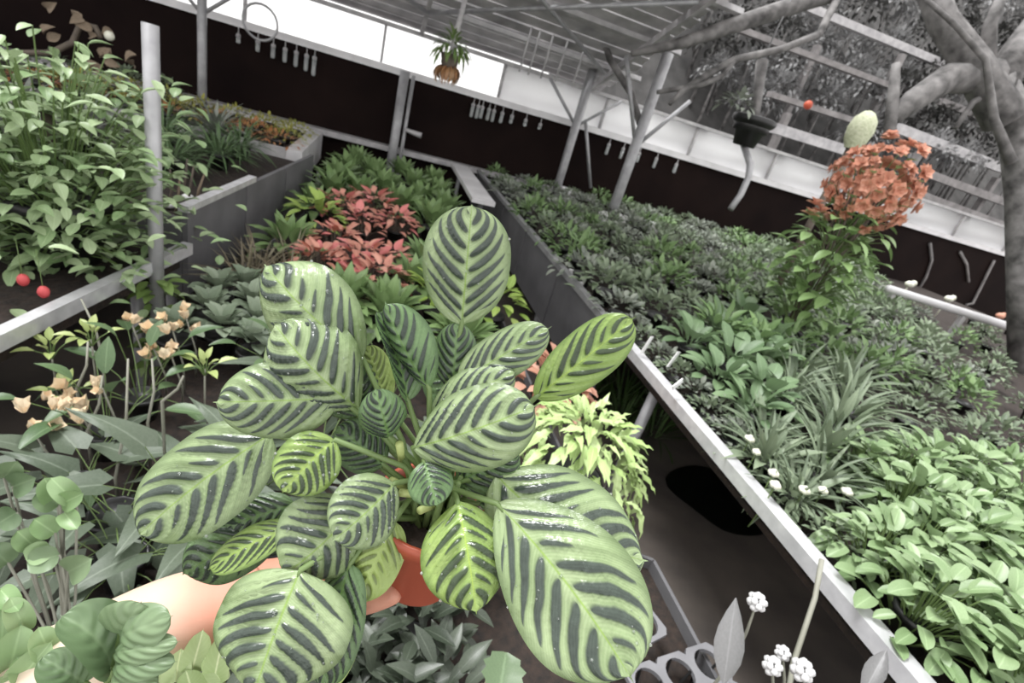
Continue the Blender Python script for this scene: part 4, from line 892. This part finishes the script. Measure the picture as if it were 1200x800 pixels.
drop_m, nt, b = newmat('water'); b.inputs['Base Color'].default_value = (.9, .95, .9, 1); b.inputs['Roughness'].default_value = .03; b.inputs['Transmission Weight'].default_value = .85; b.inputs['IOR'].default_value = 1.33
#   key  base      tip        width d0   d1   roll arch cup  opts
CAL = [('p', (541, 380), (553, 241), 104, .405, .375, 0, .05, -.25, dict(peak=.54, tipx=.01)),
       ('p', (425, 420), (312, 312), 104, .390, .372, -10, .18, -.55, dict(peak=.56)),
       ('p', (420, 478), (322, 380), 110, .385, .358, -12, .18, -.55, dict(peak=.58)),
       ('p', (397, 466), (254, 471), 92, .375, .345, -5, .07, -.35, dict(peak=.5)),
       ('p', (318, 508), (164, 626), 112, .385, .365, 12, .05, -.25, dict(peak=.5, bend=.02, tipx=.0)),
       ('y', (392, 515), (332, 576), 74, .365, .345, 0, .08, -.3, dict(peak=.5, bend=.03)),
       ('p', (462, 566), (392, 632), 86, .375, .340, -12, .12, -.35, dict(peak=.52)),
       ('p', (424, 585), (334, 672), 110, .385, .355, -15, .18, -.5, dict(peak=.56)),
       ('y', (345, 615), (246, 666), 46, .390, .375, 25, .08, -.2, {}),
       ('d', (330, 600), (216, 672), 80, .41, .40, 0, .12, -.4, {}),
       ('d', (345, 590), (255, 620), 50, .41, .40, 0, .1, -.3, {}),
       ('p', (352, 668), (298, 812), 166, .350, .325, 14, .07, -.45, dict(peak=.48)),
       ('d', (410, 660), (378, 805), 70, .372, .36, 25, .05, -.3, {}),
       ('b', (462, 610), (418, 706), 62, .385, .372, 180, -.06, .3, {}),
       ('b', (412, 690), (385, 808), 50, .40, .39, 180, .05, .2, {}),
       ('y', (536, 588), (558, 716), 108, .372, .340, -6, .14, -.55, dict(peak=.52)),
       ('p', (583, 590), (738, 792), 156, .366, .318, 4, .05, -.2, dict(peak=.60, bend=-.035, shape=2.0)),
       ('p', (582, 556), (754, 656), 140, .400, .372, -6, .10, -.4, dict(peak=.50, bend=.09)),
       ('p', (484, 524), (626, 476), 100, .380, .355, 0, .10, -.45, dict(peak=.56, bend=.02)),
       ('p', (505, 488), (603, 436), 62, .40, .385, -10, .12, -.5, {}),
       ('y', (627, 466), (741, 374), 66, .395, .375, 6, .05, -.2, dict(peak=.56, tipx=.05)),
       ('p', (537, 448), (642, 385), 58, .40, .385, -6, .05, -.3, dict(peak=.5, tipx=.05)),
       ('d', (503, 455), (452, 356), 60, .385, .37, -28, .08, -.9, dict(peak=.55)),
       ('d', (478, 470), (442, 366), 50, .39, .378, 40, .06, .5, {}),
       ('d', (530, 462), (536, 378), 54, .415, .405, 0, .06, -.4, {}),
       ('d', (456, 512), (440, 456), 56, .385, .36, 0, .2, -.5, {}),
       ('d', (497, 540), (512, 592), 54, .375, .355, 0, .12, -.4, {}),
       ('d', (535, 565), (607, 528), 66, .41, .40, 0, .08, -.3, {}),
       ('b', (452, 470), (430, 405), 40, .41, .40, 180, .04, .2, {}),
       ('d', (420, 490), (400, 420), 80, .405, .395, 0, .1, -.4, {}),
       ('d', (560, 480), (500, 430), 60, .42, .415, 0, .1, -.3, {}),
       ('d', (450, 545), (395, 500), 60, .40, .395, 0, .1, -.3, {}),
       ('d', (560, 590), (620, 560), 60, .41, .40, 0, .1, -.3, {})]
CL['b'] = CL['y']
rs = random.Random(14)
soilz = Vector((0, 0, -PH*.14))
for i, (key, b0, t0, wpx, d0, d1, roll, arch, cup, kw) in enumerate(CAL):
    s0 = PC0 + soilz + Vector((rs.uniform(-.02, .02), rs.uniform(-.018, .018), 0))
    N = 11 if wpx > 80 else 10
    o = fg(cal, 'leaf', CL[key], b0, t0, wpx, d0, d1, nrm=roll, stem0=s0, stemmat='stemgreen', sr=.0024, arch=arch, cup=cup, rip=.0026*min(1, wpx/100), N=7.5, **kw)
    if wpx >= 72 and key != 'b':          # water drops lying on the leaf
        me = o.data; mb = MB(); nv_ = len(me.vertices)
        for k in range(22):
            q = rs.randrange(60, nv_-60); v = me.vertices[q]; rr_ = rs.choice((.0006, .0007, .0008, .0012))
            mb.ball(v.co + v.normal*rr_*.3, rr_, 6, 4)
        dr = obj('water_drops', mb, drop_m, o); dr['kind'] = 'stuff'
M['cut'] = plain('cut_stem', (.45, .52, .20), (.34, .40, .14), .5, 20)
for (x0, y0), (x1, y1) in (((478, 572), (459, 563)), ((500, 580), (470, 577)), ((515, 588), (492, 598)), ((472, 545), (468, 520)), ((495, 560), (512, 545))):
    mq = MB().tube([W(x0, y0, .41), W(x1, y1, .385)], .0032, 10).mesh('cut_stem'); mq.transform(Matrix.Translation(-cal.location)); obj('cut_stem', mq, M['cut'], cal)
mb = MB()
for k in range(16):
    a = k*2.4; q = .022*math.sqrt((k+.5)/16); h = rs.uniform(.03, .06)
    mb.tube([(q*math.cos(a), q*math.sin(a), PH*.84), (q*1.2*math.cos(a), q*1.2*math.sin(a), PH*.84+h)], [.0035, .002], 6)
obj('shoots', mb, M['stemgreen'], cal)

# ------------------------------------------------------------------ forearm and hand
sk, nt, b = newmat('skin')
n0 = NX(noise(nt, 9, 4)); n1 = noise(nt, 90, 3)
tc = nt.nodes.new('ShaderNodeTexCoord'); at = nt.nodes.new('ShaderNodeAttribute'); at.attribute_name = 'palm'
c = mixc(nt, (NX(at.outputs['Fac']) + (n0-.5)*.5).clamp(), (.70, .60, .47), (.56, .25, .17))
nt.links.new(c, b.inputs['Base Color']); b.inputs['Roughness'].default_value = .5
b.inputs['Subsurface Weight'].default_value = .06; b.inputs['Subsurface Radius'].default_value = (.01, .004, .002); b.inputs['Subsurface Scale'].default_value = .5
bump(nt, b, n1, .15, .001)
vs = []; es = []; rad = []; palm = []
def sv(p, r_, pm=0, link=None):
    vs.append(Vector(p)); rad.append(r_ if isinstance(r_, tuple) else (r_, r_)); palm.append(pm)
    if link is not None: es.append((link, len(vs)-1))
    return len(vs)-1
def potp(az, z, k=1.0, extra=.009):          # a point just off the pot wall; az=0 is screen right, 90 is away from the viewer
    rr_ = PR*(.74+.26*z/PH)*k + extra; A = HEADV*math.sin(math.radians(az)) + SIDE*math.cos(math.radians(az))
    return Vector((PC0.x, PC0.y, PC0.z-PH+z)) + A*rr_
HEADV = Vector((FW.x, FW.y, 0)).normalized(); SIDE = Vector((HEADV.y, -HEADV.x, 0))
e0 = sv(W(-130, 872, .46), (.046, .044)); e1 = sv(W(20, 806, .46), (.044, .042), 0, e0); e2 = sv(W(125, 757, .462), (.041, .039), 0, e1)
wr = sv(W(205, 716, .464), (.041, .037), .12, e2)
p0 = sv(W(268, 702, .468), (.042, .034), 1, wr); p1 = sv(W(335, 692, .475), (.034, .022), 1, p0)
for k, (az, z) in enumerate(((150, .066), (152, .048), (154, .030), (156, .013))):
    kn = sv(W(372, 652+19*k, .492), .0115, 1, p1)
    l = (1.0, 1.08, 1.0, .82)[k]
    f1 = sv(potp(az-5, z, 1, .010), .0100, 1, kn); f2 = sv(potp(az-5-42*l, z-.001, 1, .0095), .0090, 1, f1)
    f3 = sv(potp(az-5-70*l, z-.002, 1, .0088), .0083, 1, f2); f4 = sv(potp(az-5-92*l, z-.003, 1, .0078), .0070, 1, f3)
t1 = sv(W(325, 715, .448), .0165, 1, p0); t2 = sv(W(392, 712, .430), .0125, 1, t1); t3 = sv(W(440, 702, .424), .0110, 1, t2); t4 = sv(W(470, 693, .421), .0085, 1, t3)
root_i = e0
me = bpy.data.meshes.new('person'); me.from_pydata([tuple(v) for v in vs], es, [])
po = bpy.data.objects.new('person', me); COL.objects.link(po); me.materials.append(sk)
md = po.modifiers.new('skin', 'SKIN'); md.use_smooth_shade = True
for i, d_ in enumerate(me.skin_vertices[0].data): d_.radius = rad[i]; d_.use_root = (i == root_i)
sb = po.modifiers.new('sub', 'SUBSURF'); sb.levels = 2; sb.render_levels = 2
bpy.context.view_layer.update()
ev = po.evaluated_get(bpy.context.evaluated_depsgraph_get()); me2 = bpy.data.meshes.new_from_object(ev)
po.modifiers.clear(); po.data = me2
wp = np.array([tuple(v) for v in vs]); pm = np.array(palm)
cs = np.empty(len(me2.vertices)*3, np.float32); me2.vertices.foreach_get('co', cs); cs = cs.reshape(-1, 3)
dist = ((cs[:, None]-wp[None])**2).sum(2)**.5; wt = 1/(dist+.004)**3; val = (wt*pm).sum(1)/wt.sum(1)
at_ = me2.attributes.new('palm', 'FLOAT', 'POINT'); at_.data.foreach_set('value', val.astype(np.float32))
me2.polygons.foreach_set('use_smooth', [True]*len(me2.polygons))
tag(po, 'bare forearm and hand reaching in from the left, gripping the terracotta pot', 'person')
M['nail'] = plain('nail', (.70, .42, .34), (.62, .36, .3), .3)
byl = {}
for o in bpy.data.objects:
    if 'label' in o.keys() and o.parent is None: byl.setdefault(o['label'], []).append(o)
for l, os_ in byl.items():
    if 1 < len(os_) <= 25:
        horiz = os_[0]['category'] in ('tube', 'wire')
        os_.sort(key=lambda o: o.location.x if horiz else (o.location.x**2+o.location.y**2))
        for k, o in enumerate(os_): o['label'] = l + (', ' + ORD[k] + (' from the left' if horiz else ' nearest'))
for o in list(bpy.data.objects):
    if '_u' in o.keys():
        if o['_u'] == 0 and 'label' not in o.keys():
            for k in KIDS.get(o.name, ()): bpy.data.objects.remove(k)
            bpy.data.objects.remove(o)
        else: del o['_u']
